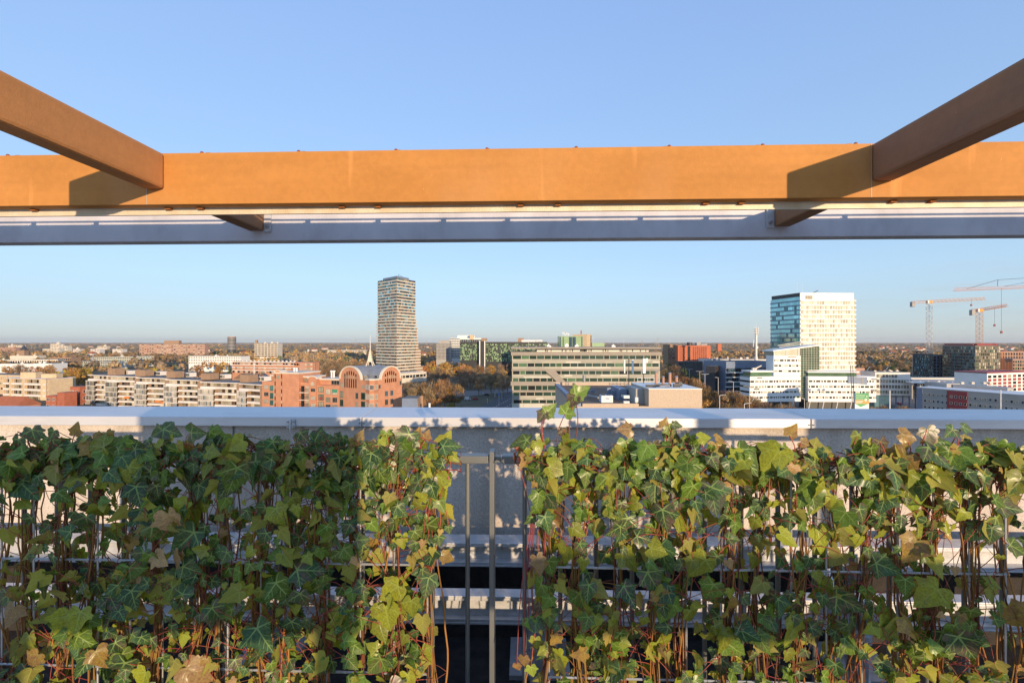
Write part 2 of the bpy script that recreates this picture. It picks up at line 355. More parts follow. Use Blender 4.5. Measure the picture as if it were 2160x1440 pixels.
# ---- facade-lift rails on the roof ----
def crane_rail(label, v, ht, hb, fl, F=FP, up=[0]):
    r = thing('steel_rail', label, 'rail', F.P(0,-v,HC+hb), 'galvanised rails along the roof edge')
    m = MB(); LB(m, -7, 7, v, v+fl, ht-.010, ht, 0, F); LB(m, -7, 7, v+fl*.45, v+fl*.55, hb+.010, ht-.010, 0, F); LB(m, -7, 7, v, v+fl, hb, hb+.010, 0, F)
    LB(m, -7, 7, v+.002, v+fl*.45, ht-.022, ht-.010, 0, F); LB(m, -7, 7, v+.002, v+fl*.45, hb+.010, hb+.024, 0, F)
    m.build('beam', M_GALV, r, bevel=.002)
    for x in (-250, 560, 1138, 1820, 2450):
        u = pixL(x, 1150, v, F)[0]
        ft = MB(); LB(ft, u-.05, u+.05, v-.005, v+fl+.005, hb-.02, hb-.001, 0, F)
        q = F.P(u, -(v+fl/2), 0); ft.cyl(q[0],q[1],.055,HC+hb-.06,HC+hb-.0205,14); ft.cyl(q[0],q[1],.042,HC-1.72,HC+hb-.0605,12)
        LB(ft, u-.16, u+.16, v-.10, v+fl+.10, -1.745, -1.7205, 0, F)
        ft.build('foot', M_GALV, r)
        cl = MB(); LB(cl, u-.035, u+.035, v-.014, v-.001, hb+.012, hb+.075, 0, F)
        cl.tube([F.P(u,-(v-.03),HC+hb+.05), F.P(u,-(v-.012),HC+hb+.05)], .012, 6)
        cl.build('clamp', M_RAIL, r)
    return r
crane_rail('far galvanised rail running close along the foot of the concrete parapet', 2.55, -1.0825, -1.21, .12)
r2 = crane_rail('near galvanised rail on short posts above the black roofing', 2.10, -1.127, -1.253, .07)
bc = MB()
for x0, x1 in ((1790, 1845), (860, 800)):
    pass
pipe = MB(); a = pixL(1880,1480,2.0,FP); b_ = pixL(1745,1190,2.45,FP)
pipe.tube([PL(a[0],2.0,-1.70), PL(b_[0],2.5,-1.12)], .022, 8)
pipe.build('brace', M_GALV, r2)
# flat roof, deck and the host building
dk = LB(MB(), -9, 9, 1.30, 2.80, -2.3, -1.745, 0, FP).build('flat_roof', M_BITU); tag(dk, kind='structure')
ds = LB(MB(), -9, 9, 1.62, 1.66, -1.744, -1.66, 0, FP).build('roof_step', M_BITU); tag(ds, kind='structure')
tp = LB(MB(), -9, 9, -30, 1.295, -2.3, -1.58).build('terrace_floor', M_DECK); tag(tp, kind='structure')
hb_ = thing('terrace_building', 'own building whose roof terrace carries the pergola and the ivy fence', 'building', (0,-12,0))
LB(MB(), -24, 24, -34, 3.04, -HC, -2.31, 0, FP).build('wall', M_CASTW, hb_)
# unseen boards and bar added behind the camera to shade ivy and coping
bs = thing('left_shade_board', 'timber board added out of view behind the camera to shade the left ivy', 'shade_screen', LP(.2,-1.1,-1.58))
M_TIMB = mat('weathered_timber', (.22,.15,.09), .8, 0, .2, 4)
LB(MB(), -.46, .60, -1.16, -1.06, -.47, .40).build('panel', M_TIMB, bs)
for u in (-.40, .54): LB(MB(), u-.03, u+.03, -1.15, -1.07, -1.58, -.471).build('leg', M_TIMB, bs)
b2_ = thing('right_shade_board', 'timber board added behind the camera on the right to shade the coping', 'canopy', LP(4.2,-1.1,-1.58))
LB(MB(), 3.45, 5.4, -1.16, -1.06, -.16, .55).build('panel', M_TIMB, b2_)  # added out of view to shade the coping's right end
for u in (3.55, 5.3): LB(MB(), u-.03, u+.03, -1.15, -1.07, -1.58, -.161).build('leg', M_TIMB, b2_)
bt = thing('low_shade_bar', 'long timber bar added behind the camera to shade the right ivy', 'shade_bar', LP(3,-1.1,-1.58))
LB(MB(), .95, 2.9, -1.30, -1.0, -.435, -.25).build('counter', M_TIMB, bt)  # solid bar added out of view; its shadow bands the right ivy
for u in (1.0, 2.85): LB(MB(), u-.03, u+.03, -1.18, -1.12, -1.58, -.436).build('leg', M_TIMB, bt)

# ---- railing ----
VR = 1.5; hR1 = pixL(1080,962,VR)[1]; hR0 = hR1-.025
def railing(name, label, u0, u1, us):
    r = thing(name, label, 'railing', LP((u0+u1)/2, VR, -1.58), 'anthracite railing sections behind the ivy')
    LB(MB(), u0, u1, VR, VR+.045, hR0, hR1).build('top_rail', M_RAIL, r, bevel=.003)
    LB(MB(), u0, u1, VR+.005, VR+.04, -1.52, -1.495).build('bottom_rail', M_RAIL, r)
    for u in us:
        q = LP(u, VR+.022, 0); MB().cyl(q[0], q[1], .0072, HC-1.5, HC+hR0, 12).build('baluster', M_RAIL, r, smooth=False)
xp = lambda x: pixL(x, 1050, VR+.022)[0]
du = xp(1061)-xp(986.5)
railing('railing', 'dark grey railing section ending left of the thin centre post', -2.2, pixL(1030,970,VR)[0], [xp(986.5)-du*k for k in range(16)])
railing('railing', 'dark grey railing section beginning right of the thin centre post', pixL(1058,970,VR)[0], 2.3, [xp(1106.7)+du*k for k in range(17)])
pt = thing('railing_post', 'thin flat steel post standing in the gap between both ivy panels', 'post', LP(xp(1039), VR, -1.58))
u = xp(1038.5)
LB(MB(), u-.0078, u+.0078, VR-.006, VR+.05, -1.57, pixL(1040,952,VR)[1]).build('bar', M_RAIL, pt, bevel=.002)
LB(MB(), u+.008, u+.028, VR+.008, VR+.034, hR0+.004, hR1-.004).build('connector', M_RAIL, pt)
LB(MB(), u-.013, u-.008, VR+.010, VR+.036, hR0+.004, hR1-.006).build('connector', M_RAIL, pt)

# ---- wire trellis panels ----
VT = 1.38
def trellis(label, x0, x1, hooks=()):
    u0, u1 = pixL(x0,1100,VT)[0], pixL(x1,1100,VT)[0]
    r = thing('wire_trellis', label, 'trellis', LP((u0+u1)/2, VT, -1.2), 'galvanised wire panels carrying the ivy')
    n = round((u1-u0)/.1025); step = (u1-u0)/n
    rows = [pixL(1080,y,VT)[1] for y in (963, 1192, 1422)]
    for k in range(n+1):
        u = u0+k*step
        MB().tube([LP(u,VT,-1.2), LP(u,VT,rows[0]+.004)], .0030, 6).build('upright_wire', M_WIRE, r)
    for h in rows: MB().tube([LP(u0-.004,VT-.0062,h), LP(u1+.004,VT-.0062,h)], .0033, 6).build('cross_wire', M_WIRE, r)
    return r, [u0+k*step for k in range(n+1)], rows
tl, usL, rows = trellis('wire trellis panel under the dark shaded ivy on the left', -63, 902)
tr, usR, rows = trellis('wire trellis panel under the sunlit ivy on the right', 1158, 2121)
tx, usX, rows = trellis('wire trellis panel cut by the right picture edge', 2170, 2700)
hk = [LP(pixL(x,y,1.40)[0], 1.40, pixL(x,y,1.40)[1]) for x,y in ((2035,972),(2050,962),(2075,955),(2098,960),(2112,976),(2116,1010))]
MB().tube(hk, .0055, 8).build('hook', M_WIRE, tr, smooth=True)

# =====================================================================
#  IVY
# =====================================================================
def ivymat():
    m = bpy.data.materials.new('ivy_leaf'); m.use_nodes = True; n = m.node_tree.nodes; l = m.node_tree.links
    b = n['Principled BSDF']; b.inputs['Roughness'].default_value = .34; b.inputs['Specular IOR Level'].default_value = .28
    def N(t, **k):
        q = n.new(t)
        for a, v in k.items(): setattr(q, a, v)
        return q
    def M(op, a, c=None, cl=False):
        q = N('ShaderNodeMath', operation=op, use_clamp=cl)
        for i, s in enumerate((a, c)):
            if s is None: continue
            if isinstance(s, (int, float)): q.inputs[i].default_value = s
            else: l.new(s, q.inputs[i])
        return q.outputs[0]
    uv = N('ShaderNodeUVMap'); uv.uv_map = 'UV'; sep = N('ShaderNodeSeparateXYZ'); l.new(uv.outputs[0], sep.inputs[0])
    ax = M('ABSOLUTE', sep.outputs[0]); y = M('SUBTRACT', sep.outputs[1], .03)
    tot = None
    for dx, dy, L in ((0,1,.95), (.92,.39,.62), (.80,-.60,.36)):
        cr = M('ABSOLUTE', M('SUBTRACT', M('MULTIPLY', ax, dy), M('MULTIPLY', y, dx)))
        dt = M('ADD', M('MULTIPLY', ax, dx), M('MULTIPLY', y, dy))
        wd = M('MULTIPLY', M('SUBTRACT', 1.2, M('DIVIDE', dt, L)), .026)
        v = M('SUBTRACT', 1.35, M('DIVIDE', cr, M('MAXIMUM', wd, .004)), True)
        v = M('MULTIPLY', v, M('GREATER_THAN', dt, 0.0))
        tot = v if tot is None else M('MAXIMUM', tot, v)
    # side veins
    for ox, oy, dx, dy, L in ((0,.24,.62,.78,.28),(0,.44,.60,.80,.24),(0,.62,.58,.81,.16),(.22,.12,.45,.89,.22),(.22,.12,.98,-.2,.16),(.36,.18,.55,.83,.12)):
        x2 = M('SUBTRACT', ax, ox); y2 = M('SUBTRACT', y, oy)
        cr = M('ABSOLUTE', M('SUBTRACT', M('MULTIPLY', x2, dy), M('MULTIPLY', y2, dx)))
        dt = M('ADD', M('MULTIPLY', x2, dx), M('MULTIPLY', y2, dy))
        v = M('SUBTRACT', 1.3, M('DIVIDE', cr, .011), True)
        v = M('MULTIPLY', M('MULTIPLY', v, M('GREATER_THAN', dt, 0.0)), M('LESS_THAN', dt, L))
        tot = M('MAXIMUM', tot, M('MULTIPLY', v, .75))
    a = N('ShaderNodeAttribute'); a.attribute_name = 'Col'; a2 = N('ShaderNodeAttribute'); a2.attribute_name = 'Par'
    ps = N('ShaderNodeSeparateXYZ'); l.new(a2.outputs['Vector'], ps.inputs[0])      # x purple amount, y vein amount, z seed
    vo = N('ShaderNodeTexVoronoi', feature='DISTANCE_TO_EDGE'); vo.inputs['Scale'].default_value = 7
    cb = N('ShaderNodeCombineXYZ'); l.new(sep.outputs[0], cb.inputs[0]); l.new(sep.outputs[1], cb.inputs[1]); l.new(M('MULTIPLY', ps.outputs[2], 40), cb.inputs[2])
    l.new(cb.outputs[0], vo.inputs['Vector'])
    net = M('MULTIPLY', M('SUBTRACT', 1.0, M('DIVIDE', vo.outputs['Distance'], .05), True), .20)
    vein = M('MULTIPLY', M('MAXIMUM', tot, net), ps.outputs[1])
    nz = N('ShaderNodeTexNoise'); nz.inputs['Scale'].default_value = 3.2; nz.inputs['Detail'].default_value = 4; l.new(cb.outputs[0], nz.inputs['Vector'])
    bl = N('ShaderNodeMapRange'); bl.inputs[1].default_value = .42; bl.inputs[2].default_value = .62; l.new(nz.outputs[0], bl.inputs[0])
    purp = N('ShaderNodeMix', data_type='RGBA'); l.new(M('MULTIPLY', bl.outputs[0], ps.outputs[0]), purp.inputs[0]); l.new(a.outputs['Color'], purp.inputs[6]); purp.inputs[7].default_value = (.145,.085,.070,1)
    fine = N('ShaderNodeTexNoise'); fine.inputs['Scale'].default_value = 16; l.new(cb.outputs[0], fine.inputs['Vector'])
    fr = N('ShaderNodeMapRange'); fr.inputs[1].default_value = .3; fr.inputs[2].default_value = .7; fr.inputs[3].default_value = .72; fr.inputs[4].default_value = 1.25; l.new(fine.outputs[0], fr.inputs[0])
    hs = N('ShaderNodeHueSaturation'); l.new(purp.outputs[2], hs.inputs['Color']); l.new(fr.outputs[0], hs.inputs['Value'])
    vm = N('ShaderNodeMix', data_type='RGBA'); l.new(M('MULTIPLY', vein, 1.0), vm.inputs[0]); l.new(hs.outputs[0], vm.inputs[6])
    vc = N('ShaderNodeMix', data_type='RGBA'); vc.inputs[0].default_value = .42; vc.inputs[6].default_value = (.44,.58,.17,1); l.new(a.outputs['Color'], vc.inputs[7]); l.new(vc.outputs[2], vm.inputs[7])
    geo = N('ShaderNodeNewGeometry'); bk = N('ShaderNodeMix', data_type='RGBA'); l.new(geo.outputs['Backfacing'], bk.inputs[0]); l.new(vm.outputs[2], bk.inputs[6])
    b2 = N('ShaderNodeMix', data_type='RGBA'); b2.inputs[0].default_value = .55; l.new(vm.outputs[2], b2.inputs[6]); b2.inputs[7].default_value = (.38,.31,.06,1); l.new(b2.outputs[2], bk.inputs[7])
    l.new(bk.outputs[2], b.inputs['Base Color'])
    rg = N('ShaderNodeMix', data_type='FLOAT'); l.new(geo.outputs['Backfacing'], rg.inputs[0]); rg.inputs[2].default_value = .30; rg.inputs[3].default_value = .7; l.new(rg.outputs[0], b.inputs['Roughness'])
    bp = N('ShaderNodeBump'); bp.inputs['Strength'].default_value = .25; bp.inputs['Distance'].default_value = .002; bp.invert = True; l.new(tot, bp.inputs['Height']); l.new(bp.outputs[0], b.inputs['Normal'])
    tr = N('ShaderNodeBsdfTranslucent'); ms = N('ShaderNodeMixShader'); ms.inputs[0].default_value = .2
    tc = N('ShaderNodeMix', data_type='RGBA', blend_type='MULTIPLY'); tc.inputs[0].default_value = 1; l.new(bk.outputs[2], tc.inputs[6]); tc.inputs[7].default_value = (2.2,2.0,.8,1); l.new(tc.outputs[2], tr.inputs[0])
    out = n['Material Output']; l.new(b.outputs[0], ms.inputs[1]); l.new(tr.outputs[0], ms.inputs[2]); l.new(ms.outputs[0], out.inputs[0])
    return m
M_IVY = ivymat()
def stemmat():
    m = attrmat('ivy_stem', .6, 0, .0); return m
M_STEM = stemmat()
HALF = [(.0,.0),(.06,-.09),(.15,-.175),(.25,-.20),(.37,-.14),(.405,-.05),(.405,.02),(.46,.085),(.535,.16),(.565,.23),(.475,.285),(.395,.345),(.345,.42),(.30,.51),(.215,.65),(.105,.81)]
class Leaves:
    def __init__(s): s.v=[]; s.f=[]; s.uv=[]; s.col=[]; s.par=[]
    def add(s, P, tip, nrm, size, col, purple, vein, cup, droop, fold, asym):
        tip = tip.normalized(); nrm = (nrm - tip*nrm.dot(tip)).normalized(); xs = tip.cross(nrm)
        ha = [(x*(1+random.uniform(-.12,.12)), y+random.uniform(-.02,.02)) for x,y in HALF]; hb = [(x*(1+random.uniform(-.12,.12))*asym, y+random.uniform(-.02,.02)) for x,y in HALF]
        ha[0] = hb[0] = (0,0)
        rim = [(x,y) for x,y in ha] + [(0,.95)] + [(-x,y) for x,y in reversed(hb[1:])]
        pts = [(0,.06)] + [(x*.5,.06+(y-.06)*.5) for x,y in rim] + rim
        k = len(s.v); ph = random.uniform(0,6.28); wv = random.uniform(.0,.05)
        for x, y in pts:
            r2 = x*x+y*y
            z = fold*abs(x) - cup*x*x - droop*max(0,y)**2 + wv*math.sin(7*x+ph)*math.sin(6*y+ph) - .25*max(0,-y)*abs(droop)
            q = P + xs*(x*size) + tip*(y*size) + nrm*(z*size)
            s.v.append((q.x,q.y,q.z))
        n = len(rim); F = []
        for i in range(n):
            j = (i+1) % n
            F.append((0,1+i,1+j)); F.append((1+i,1+n+i,1+n+j,1+j))
        for f in F:
            s.f.append(tuple(q+k for q in f))
            for q in f: s.uv.append(pts[q])
        s.col += [col]*len(F); s.par += [(purple,vein,random.random())]*len(F)
    def build(s, name, parent):
        loc = wloc(parent); me = bpy.data.meshes.new(name)
        me.from_pydata([(a-loc[0],b-loc[1],c-loc[2]) for a,b,c in s.v], [], s.f); me.materials.append(M_IVY)
        uvl = me.uv_layers.new(name='UV'); uvl.data.foreach_set('uv', np.array(s.uv, dtype=np.float32).ravel())
        setcol(me, s.col)
        at = me.attributes.new('Par', 'FLOAT_VECTOR', 'CORNER'); tot = np.array([len(f) for f in s.f])
        at.data.foreach_set('vector', np.repeat(np.array(s.par, dtype=np.float32), tot, axis=0).ravel())
        me.polygons.foreach_set('use_smooth', [True]*len(me.polygons)); me.update()
        o = bpy.data.objects.new(name, me); C.objects.link(o); o.parent = parent; return o
def leafcol(warm=0.0):  # warm: yellower leaf mix puts sunlight into the sunlit panels' colours
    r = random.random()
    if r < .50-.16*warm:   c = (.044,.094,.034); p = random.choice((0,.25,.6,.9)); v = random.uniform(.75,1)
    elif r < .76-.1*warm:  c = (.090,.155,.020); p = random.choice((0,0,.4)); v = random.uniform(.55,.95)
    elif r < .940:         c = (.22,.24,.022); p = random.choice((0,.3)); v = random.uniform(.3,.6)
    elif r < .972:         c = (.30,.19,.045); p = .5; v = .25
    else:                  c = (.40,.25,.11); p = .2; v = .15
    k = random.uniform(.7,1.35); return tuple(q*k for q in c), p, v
class Stems:
    def __init__(s): s.mb = MB(); s.col = []
    def add(s, pts, r, col, r1=None, n=5):
        f0 = len(s.mb.f); s.mb.tube(pts, r, n, 0, r1); s.col += [col]*(len(s.mb.f)-f0)
    def build(s, name, parent):
        o = s.mb.build(name, M_STEM, parent, smooth=True); setcol(o.data, s.col); return o
BROWN = [(.20,.095,.035),(.30,.135,.042),(.36,.165,.045),(.25,.15,.045),(.14,.065,.038)]
RED = [(.34,.070,.055),(.28,.055,.050),(.40,.10,.06),(.22,.07,.045)]
def smoothpts(pts, k=4):
    out = []; P = [Vector(p) for p in pts]
    for i in range(len(P)-1):
        a, b, c, d = P[max(i-1,0)], P[i], P[i+1], P[min(i+2,len(P)-1)]
        for j in range(k):
            t = j/k; out.append(.5*((2*b)+(c-a)*t+(2*a-5*b+4*c-d)*t*t+(3*b-a-3*c+d)*t**3))
    out.append(P[-1]); return out
LVT = lambda u,v,h: Vector(LP(u,v,h))
def dirL(u, v, h):
    a = Vector(LP(u,v,h)) - Vector(LP(0,0,0)); return a
def ivy(label, us, u0, u1, top, nleaf, warm, extra=(), ubot=None):
    r = thing('ivy_plant', label, 'plant', LP((u0+u1)/2, VT, -1.2), 'ivy grown over the wire panels')
    S = Stems(); Lf = Leaves(); anchors = []
    for u in us:
        if u < u0-.1 or u > u1+.05: continue
        ns = random.randint(6,12); ph1, ph2 = random.uniform(0,6.28), random.uniform(0,6.28); am = random.uniform(.008,.018); bo = random.choice((-1,1))*random.uniform(.004,.014)
        for k in range(ns):
            h = -1.2; p = []; off = bo+random.gauss(0,.0055); dv = random.uniform(-.024,.012); drift = random.gauss(0,.006) if k > 1 else random.gauss(0,.03)
            topk = rows[0]+random.uniform(-.07,.01); hh = -1.2
            while hh < topk:
                t = (hh+1.2)/(topk+1.2)
                p.append((u+off+random.gauss(0,.0035)+am*math.sin(t*7+ph1)+drift*math.sin(t*4+k), VT+dv+.008*math.sin(t*9+ph2+k)+random.gauss(0,.003), hh)); hh += random.uniform(.05,.09)
            s = random.choice((-1,1)); 
            q = p[-1]; 
            L = random.uniform(.05,.22)
            for j in range(1,4): p.append((min(max(q[0]+s*L*j/3,u0-.02),u1+.01), VT-.004+random.uniform(-.02,.02), rows[0]+random.gauss(.002,.012)))
            pts = smoothpts([LP(*a) for a in p], 2)
            S.add(pts, random.uniform(.0019,.0037), random.choice(BROWN), .0015)
            anchors += p
    # horizontal stems along the top wire
    for k in range(int((u1-u0)*26)):
        a = random.uniform(u0,u1); L = random.uniform(.12,.4)*random.choice((-1,1)); hh = rows[0]+random.gauss(-.004,.013); p = []
        for j in range(6): p.append((min(max(a+L*j/5,u0-.02),u1+.03), VT+random.gauss(-.012,.012), hh+random.gauss(0,.006)))
        S.add(smoothpts([LP(*q) for q in p], 2), random.uniform(.0014,.0026), random.choice(BROWN+RED), .0011)
    # loose tendrils and loops
    for k in range(int((u1-u0)*40)):
        q = random.choice(anchors); p = [q]; du_, dh = random.gauss(0,.05), random.gauss(-.02,.05)
        for j in range(1,4): p.append((q[0]+du_*j/3+random.gauss(0,.012), q[1]-.03*math.sin(j)-random.uniform(0,.02), q[2]+dh*j/3+.03*math.sin(j*1.2)))
        S.add(smoothpts([LP(*a) for a in p], 3), .0013, random.choice(RED+BROWN[:2]), .0009, 4)
    def leaf(u, v, h, size, up=0, back=False, col=None, tip=None, nrm=None):
        c, p, vn = leafcol(warm)
        if col: c, p, vn = col
        P = LVT(u,v,h)
        if tip is None:
            ang = random.gauss(0,.75) + (math.pi*random.choice((0,1))*0.0)
            tip = dirL(math.sin(ang), random.gauss(-.10,.25), -math.cos(ang)*(1-up)+up*random.uniform(-.2,.8))
            nrm = dirL(random.gauss(0,.48), -1, random.gauss(.32,.42)+up*.6)
            if back: nrm = dirL(random.gauss(0,.7), random.gauss(.6,.4), random.gauss(.2,.6))
        Lf.add(P, tip, nrm, size, c, p, vn, random.uniform(-.3,.7), random.uniform(-.1,.75), random.uniform(-.1,.48), random.uniform(.8,1.15))
        # petiole back to a nearby stem
        best = min(random.sample(anchors, 40), key=lambda a: (a[0]-u)**2+(a[2]-h)**2*.6)
        A = LVT(*best); mid = (A+P)/2 + dirL(0,-.012,random.uniform(.0,.03))
        if (A-P).length < .17: S.add(smoothpts([A, mid, P-nrm.normalized()*.003], 3), .0011, random.choice(RED+RED+BROWN[:2]), .0009, 4)
    for i in range(nleaf):
        lay = random.random()
        if random.random() < .27:
            u = random.uniform(u0,u1); h = rows[0]+random.gauss(.006,.032)
        else:
            h = random.uniform(-1.02, rows[0]+.01)
            u = random.choice(us)+random.gauss(0,.024) if random.random()<.74 else random.uniform(u0,u1)
        lo, hi = (u0,u1) if h > -.62 or ubot is None else ubot
        if h < -.5: lo += random.uniform(0,.03); hi -= random.uniform(0,.03)
        if u < lo or u > hi: continue
        if h > top(u): h = top(u)-random.uniform(0,.03)
        size = min(.088, max(.019, random.lognormvariate(math.log(.040), .42))); bk = random.random() < .18
        if bk: size = min(size, .055)
        if random.random() < .6 and any(abs(h-.35*size-w_) < .024 for w_ in rows[1:]): continue      # the cross wires stay partly bare
        leaf(u, VT-.008-.070*lay, h, size*(1.0 if lay > .3 else .85), up=.5*random.random() if h > rows[0]-.01 else 0, back=bk)
    for i in range(int(nleaf*.35)):      # inner, smaller leaves behind the stems
        h = random.uniform(-1.0, rows[0]); u = random.choice(us)+random.gauss(0,.035)
        if u0 < u < u1 and not (ubot and h < -.62 and not ubot[0] < u < ubot[1]): leaf(u, VT+random.uniform(-.005,.06), h, random.uniform(.028,.055), back=random.random()<.4)
    for (x, y, sz, ang, kind) in extra:  # single leaves that stand out against the wall and the sky
        v = VT-.03; u, h = pixL(x, y, v); sz = sz*.88/FPX*v
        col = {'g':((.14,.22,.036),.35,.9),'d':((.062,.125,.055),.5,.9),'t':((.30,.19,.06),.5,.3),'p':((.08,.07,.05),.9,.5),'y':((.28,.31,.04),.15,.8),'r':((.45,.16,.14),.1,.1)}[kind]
        c = tuple(q*random.uniform(.85,1.15) for q in col[0])
        tip = dirL(math.sin(ang), random.uniform(-.25,.1), -math.cos(ang)); nrm = dirL(random.gauss(0,.25), -1, random.gauss(.25,.2))
        Lf.add(LVT(u,v,h), tip, nrm, sz, c, col[1], col[2], random.uniform(-.1,.4), random.uniform(0,.4), random.uniform(0,.3), random.uniform(.85,1.1))
        best = min(anchors, key=lambda a: (a[0]-u)**2+(a[2]-max(-.42,h-.09))**2); A = LVT(*best); P = LVT(u,v,h)
        S.add(smoothpts([A, A*.45+P*.55+dirL(.012*random.choice((-1,1)),-.01,0), P], 4), .0017, random.choice(RED), .0012)
    S.build('stems', r); Lf.build('foliage', r)
    return r
tL = lambda u: pixL(1080, 918, 1.33)[1] + .012*math.sin(u*17)
tR = lambda u: pixL(1080, 925, 1.33)[1] + .012*math.sin(u*15+1)
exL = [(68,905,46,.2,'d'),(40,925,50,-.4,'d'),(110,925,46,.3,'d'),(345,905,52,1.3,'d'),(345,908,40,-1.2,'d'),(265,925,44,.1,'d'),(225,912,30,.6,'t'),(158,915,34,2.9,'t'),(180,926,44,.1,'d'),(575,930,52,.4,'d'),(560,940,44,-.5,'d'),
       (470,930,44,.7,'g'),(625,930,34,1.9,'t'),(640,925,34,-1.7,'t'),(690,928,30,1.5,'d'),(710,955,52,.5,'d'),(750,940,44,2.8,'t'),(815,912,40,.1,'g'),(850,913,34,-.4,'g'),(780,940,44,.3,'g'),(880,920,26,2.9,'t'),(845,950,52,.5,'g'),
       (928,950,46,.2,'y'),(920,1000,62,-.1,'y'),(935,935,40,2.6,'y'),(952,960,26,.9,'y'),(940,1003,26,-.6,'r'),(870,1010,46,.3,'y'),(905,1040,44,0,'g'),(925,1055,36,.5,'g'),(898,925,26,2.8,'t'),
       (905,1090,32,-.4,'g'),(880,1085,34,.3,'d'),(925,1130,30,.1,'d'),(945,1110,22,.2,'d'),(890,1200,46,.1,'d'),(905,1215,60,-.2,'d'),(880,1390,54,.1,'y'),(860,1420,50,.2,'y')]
exR = [(1213,832,44,2.1,'g'),(1213,836,38,-.7,'p'),(1152,873,38,2.4,'g'),(1148,870,32,-.6,'p'),(1192,872,44,2.6,'g'),(1190,905,34,0,'p'),(1175,945,56,.4,'g'),(1130,925,34,1.0,'d'),(1235,935,52,.2,'g'),(1110,945,30,-.9,'y'),(1092,945,26,2.5,'r'),(1098,965,22,.4,'r'),
       (1145,960,44,.3,'y'),(1185,975,52,.1,'g'),(1130,1000,46,.2,'g'),(1180,1025,50,-.1,'g'),(1215,1000,44,.5,'g'),(1320,930,50,.1,'g'),(1330,905,38,-1.6,'t'),(1378,935,40,.2,'p'),(1398,900,28,2.7,'t'),(1410,900,34,.4,'g'),(1420,895,24,1.4,'d'),(1455,920,40,-.3,'g'),(1440,940,44,.3,'p'),(1510,935,48,.3,'t'),
       (1425,965,50,.3,'p'),(1665,918,36,2.6,'t'),(1690,932,30,1.2,'t'),(1650,940,40,.1,'g'),(1640,960,54,.4,'g'),(1810,915,40,-.2,'g'),(1830,930,34,.3,'y'),(1855,930,52,.2,'p'),(1900,915,38,1.2,'t'),(1912,925,30,0,'t'),(1955,905,44,.2,'p'),(1965,915,36,-.8,'t'),(1968,930,46,.4,'d'),(2010,905,34,-.9,'d'),(2030,900,30,1.2,'d'),(2030,925,26,1.6,'t'),
       (1885,965,60,.1,'y'),(1920,1030,66,.2,'y'),(1840,990,46,.3,'g'),(1725,1030,66,-.2,'y'),(1000+985,965,48,.1,'y'),(2100,985,46,.4,'p'),(2120,1000,44,0,'t'),
       (1115,1305,36,.4,'g'),(1105,1385,32,.1,'t'),(1130,1345,34,.1,'y'),(1120,1405,30,.2,'y'),(1140,1275,32,-.3,'p'),(1125,1310,30,.8,'d'),(1158,1290,40,.1,'g'),(1155,1105,34,.3,'p'),(1090,1400,24,.3,'t')]
def top3(u): return tR(u)
uA = pixL(-40,1000,1.33)[0]; uB = pixL(945,1000,1.33)[0]
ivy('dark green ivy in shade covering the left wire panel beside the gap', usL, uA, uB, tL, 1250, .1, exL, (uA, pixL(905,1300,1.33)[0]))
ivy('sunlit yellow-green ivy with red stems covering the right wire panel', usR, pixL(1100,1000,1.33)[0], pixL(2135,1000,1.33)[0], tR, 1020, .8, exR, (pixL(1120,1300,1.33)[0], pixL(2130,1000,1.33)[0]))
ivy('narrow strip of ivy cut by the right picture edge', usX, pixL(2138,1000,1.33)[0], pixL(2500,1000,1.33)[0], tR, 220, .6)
pb = thing('planter_trough', 'low steel trough the ivy roots in below the wire panels', 'planter', LP(0,1.3,-1.58))
LB(MB(), -2.3, 2.5, 1.18, 1.46, -1.578, -1.10).build('trough', M_RAIL, pb)
# =====================================================================
#  CITY
# =====================================================================
M_GROUND = mat('ground_soil_grass', (.060,.050,.030), .95, 0, .3, .05, col2=(.085,.075,.04))
M_ASPH = mat('asphalt', (.055,.056,.060), .9, 0, .15, .3)
M_PAVE = mat('pavement', (.16,.15,.145), .9, 0, .12, .5)
M_WHITE = mat('white_render', (.66,.60,.54), .7, 0, .06, .2)
M_WHITEC = mat('white_cladding', (.74,.70,.66), .55, 0, .04, .3)
M_CREAM = mat('cream_panel', (.60,.53,.43), .8, 0, .07, .3)
M_YBRICK = mat('yellow_brick', (.54,.41,.26), .9, 0, .10, .6)
M_RBRICK = mat('red_brick', (.46,.215,.125), .9, 0, .12, .5)
M_DBRICK = mat('dark_red_brick', (.36,.115,.065), .9, 0, .12, .5)
M_BBRICK = mat('brown_brick', (.30,.195,.125), .9, 0, .12, .7)
M_PINK = mat('pinkish_brick', (.40,.235,.17), .9, 0, .12, .4)
M_ORANGE = mat('orange_red_cladding', (.44,.115,.048), .7, 0, .05, .3)
M_GREYC = mat('grey_concrete', (.34,.32,.295), .85, 0, .08, .3)
M_GREIGE = mat('greige_panel', (.37,.345,.275), .7, 0, .05, .3)
M_GREIGE2 = mat('pale_greige_panel', (.47,.45,.38), .7, 0, .05, .3)
M_GREIGE3 = mat('grey_greige_panel', (.32,.30,.25), .7, 0, .05, .3)
M_UMBER = mat('umber_panel', (.27,.235,.195), .7, 0, .06, .4)
M_DARKM = mat('dark_metal', (.05,.05,.055), .5, .2, .1, .5)
M_DARKG = mat('dark_core', (.030,.032,.034), .4, 0, .2, .3)
M_ZINC = mat('zinc_roof', (.25,.265,.285), .5, .35, .10, .5)
M_ROOFG = mat('flat_roof_gravel', (.15,.14,.13), .95, 0, .15, .3)
M_ROOFB = mat('brown_roof_tile', (.17,.105,.070), .9, 0, .15, .6)
M_ROOFR = mat('red_roof_tile', (.34,.11,.05), .9, 0, .12, .6)
M_SOLAR = mat('solar_panel', (.012,.016,.035), .25, .2, .1, .5)
M_GREENG = mat('green_glazing_panel', (.24,.36,.19), .25, 0, .12, .15)
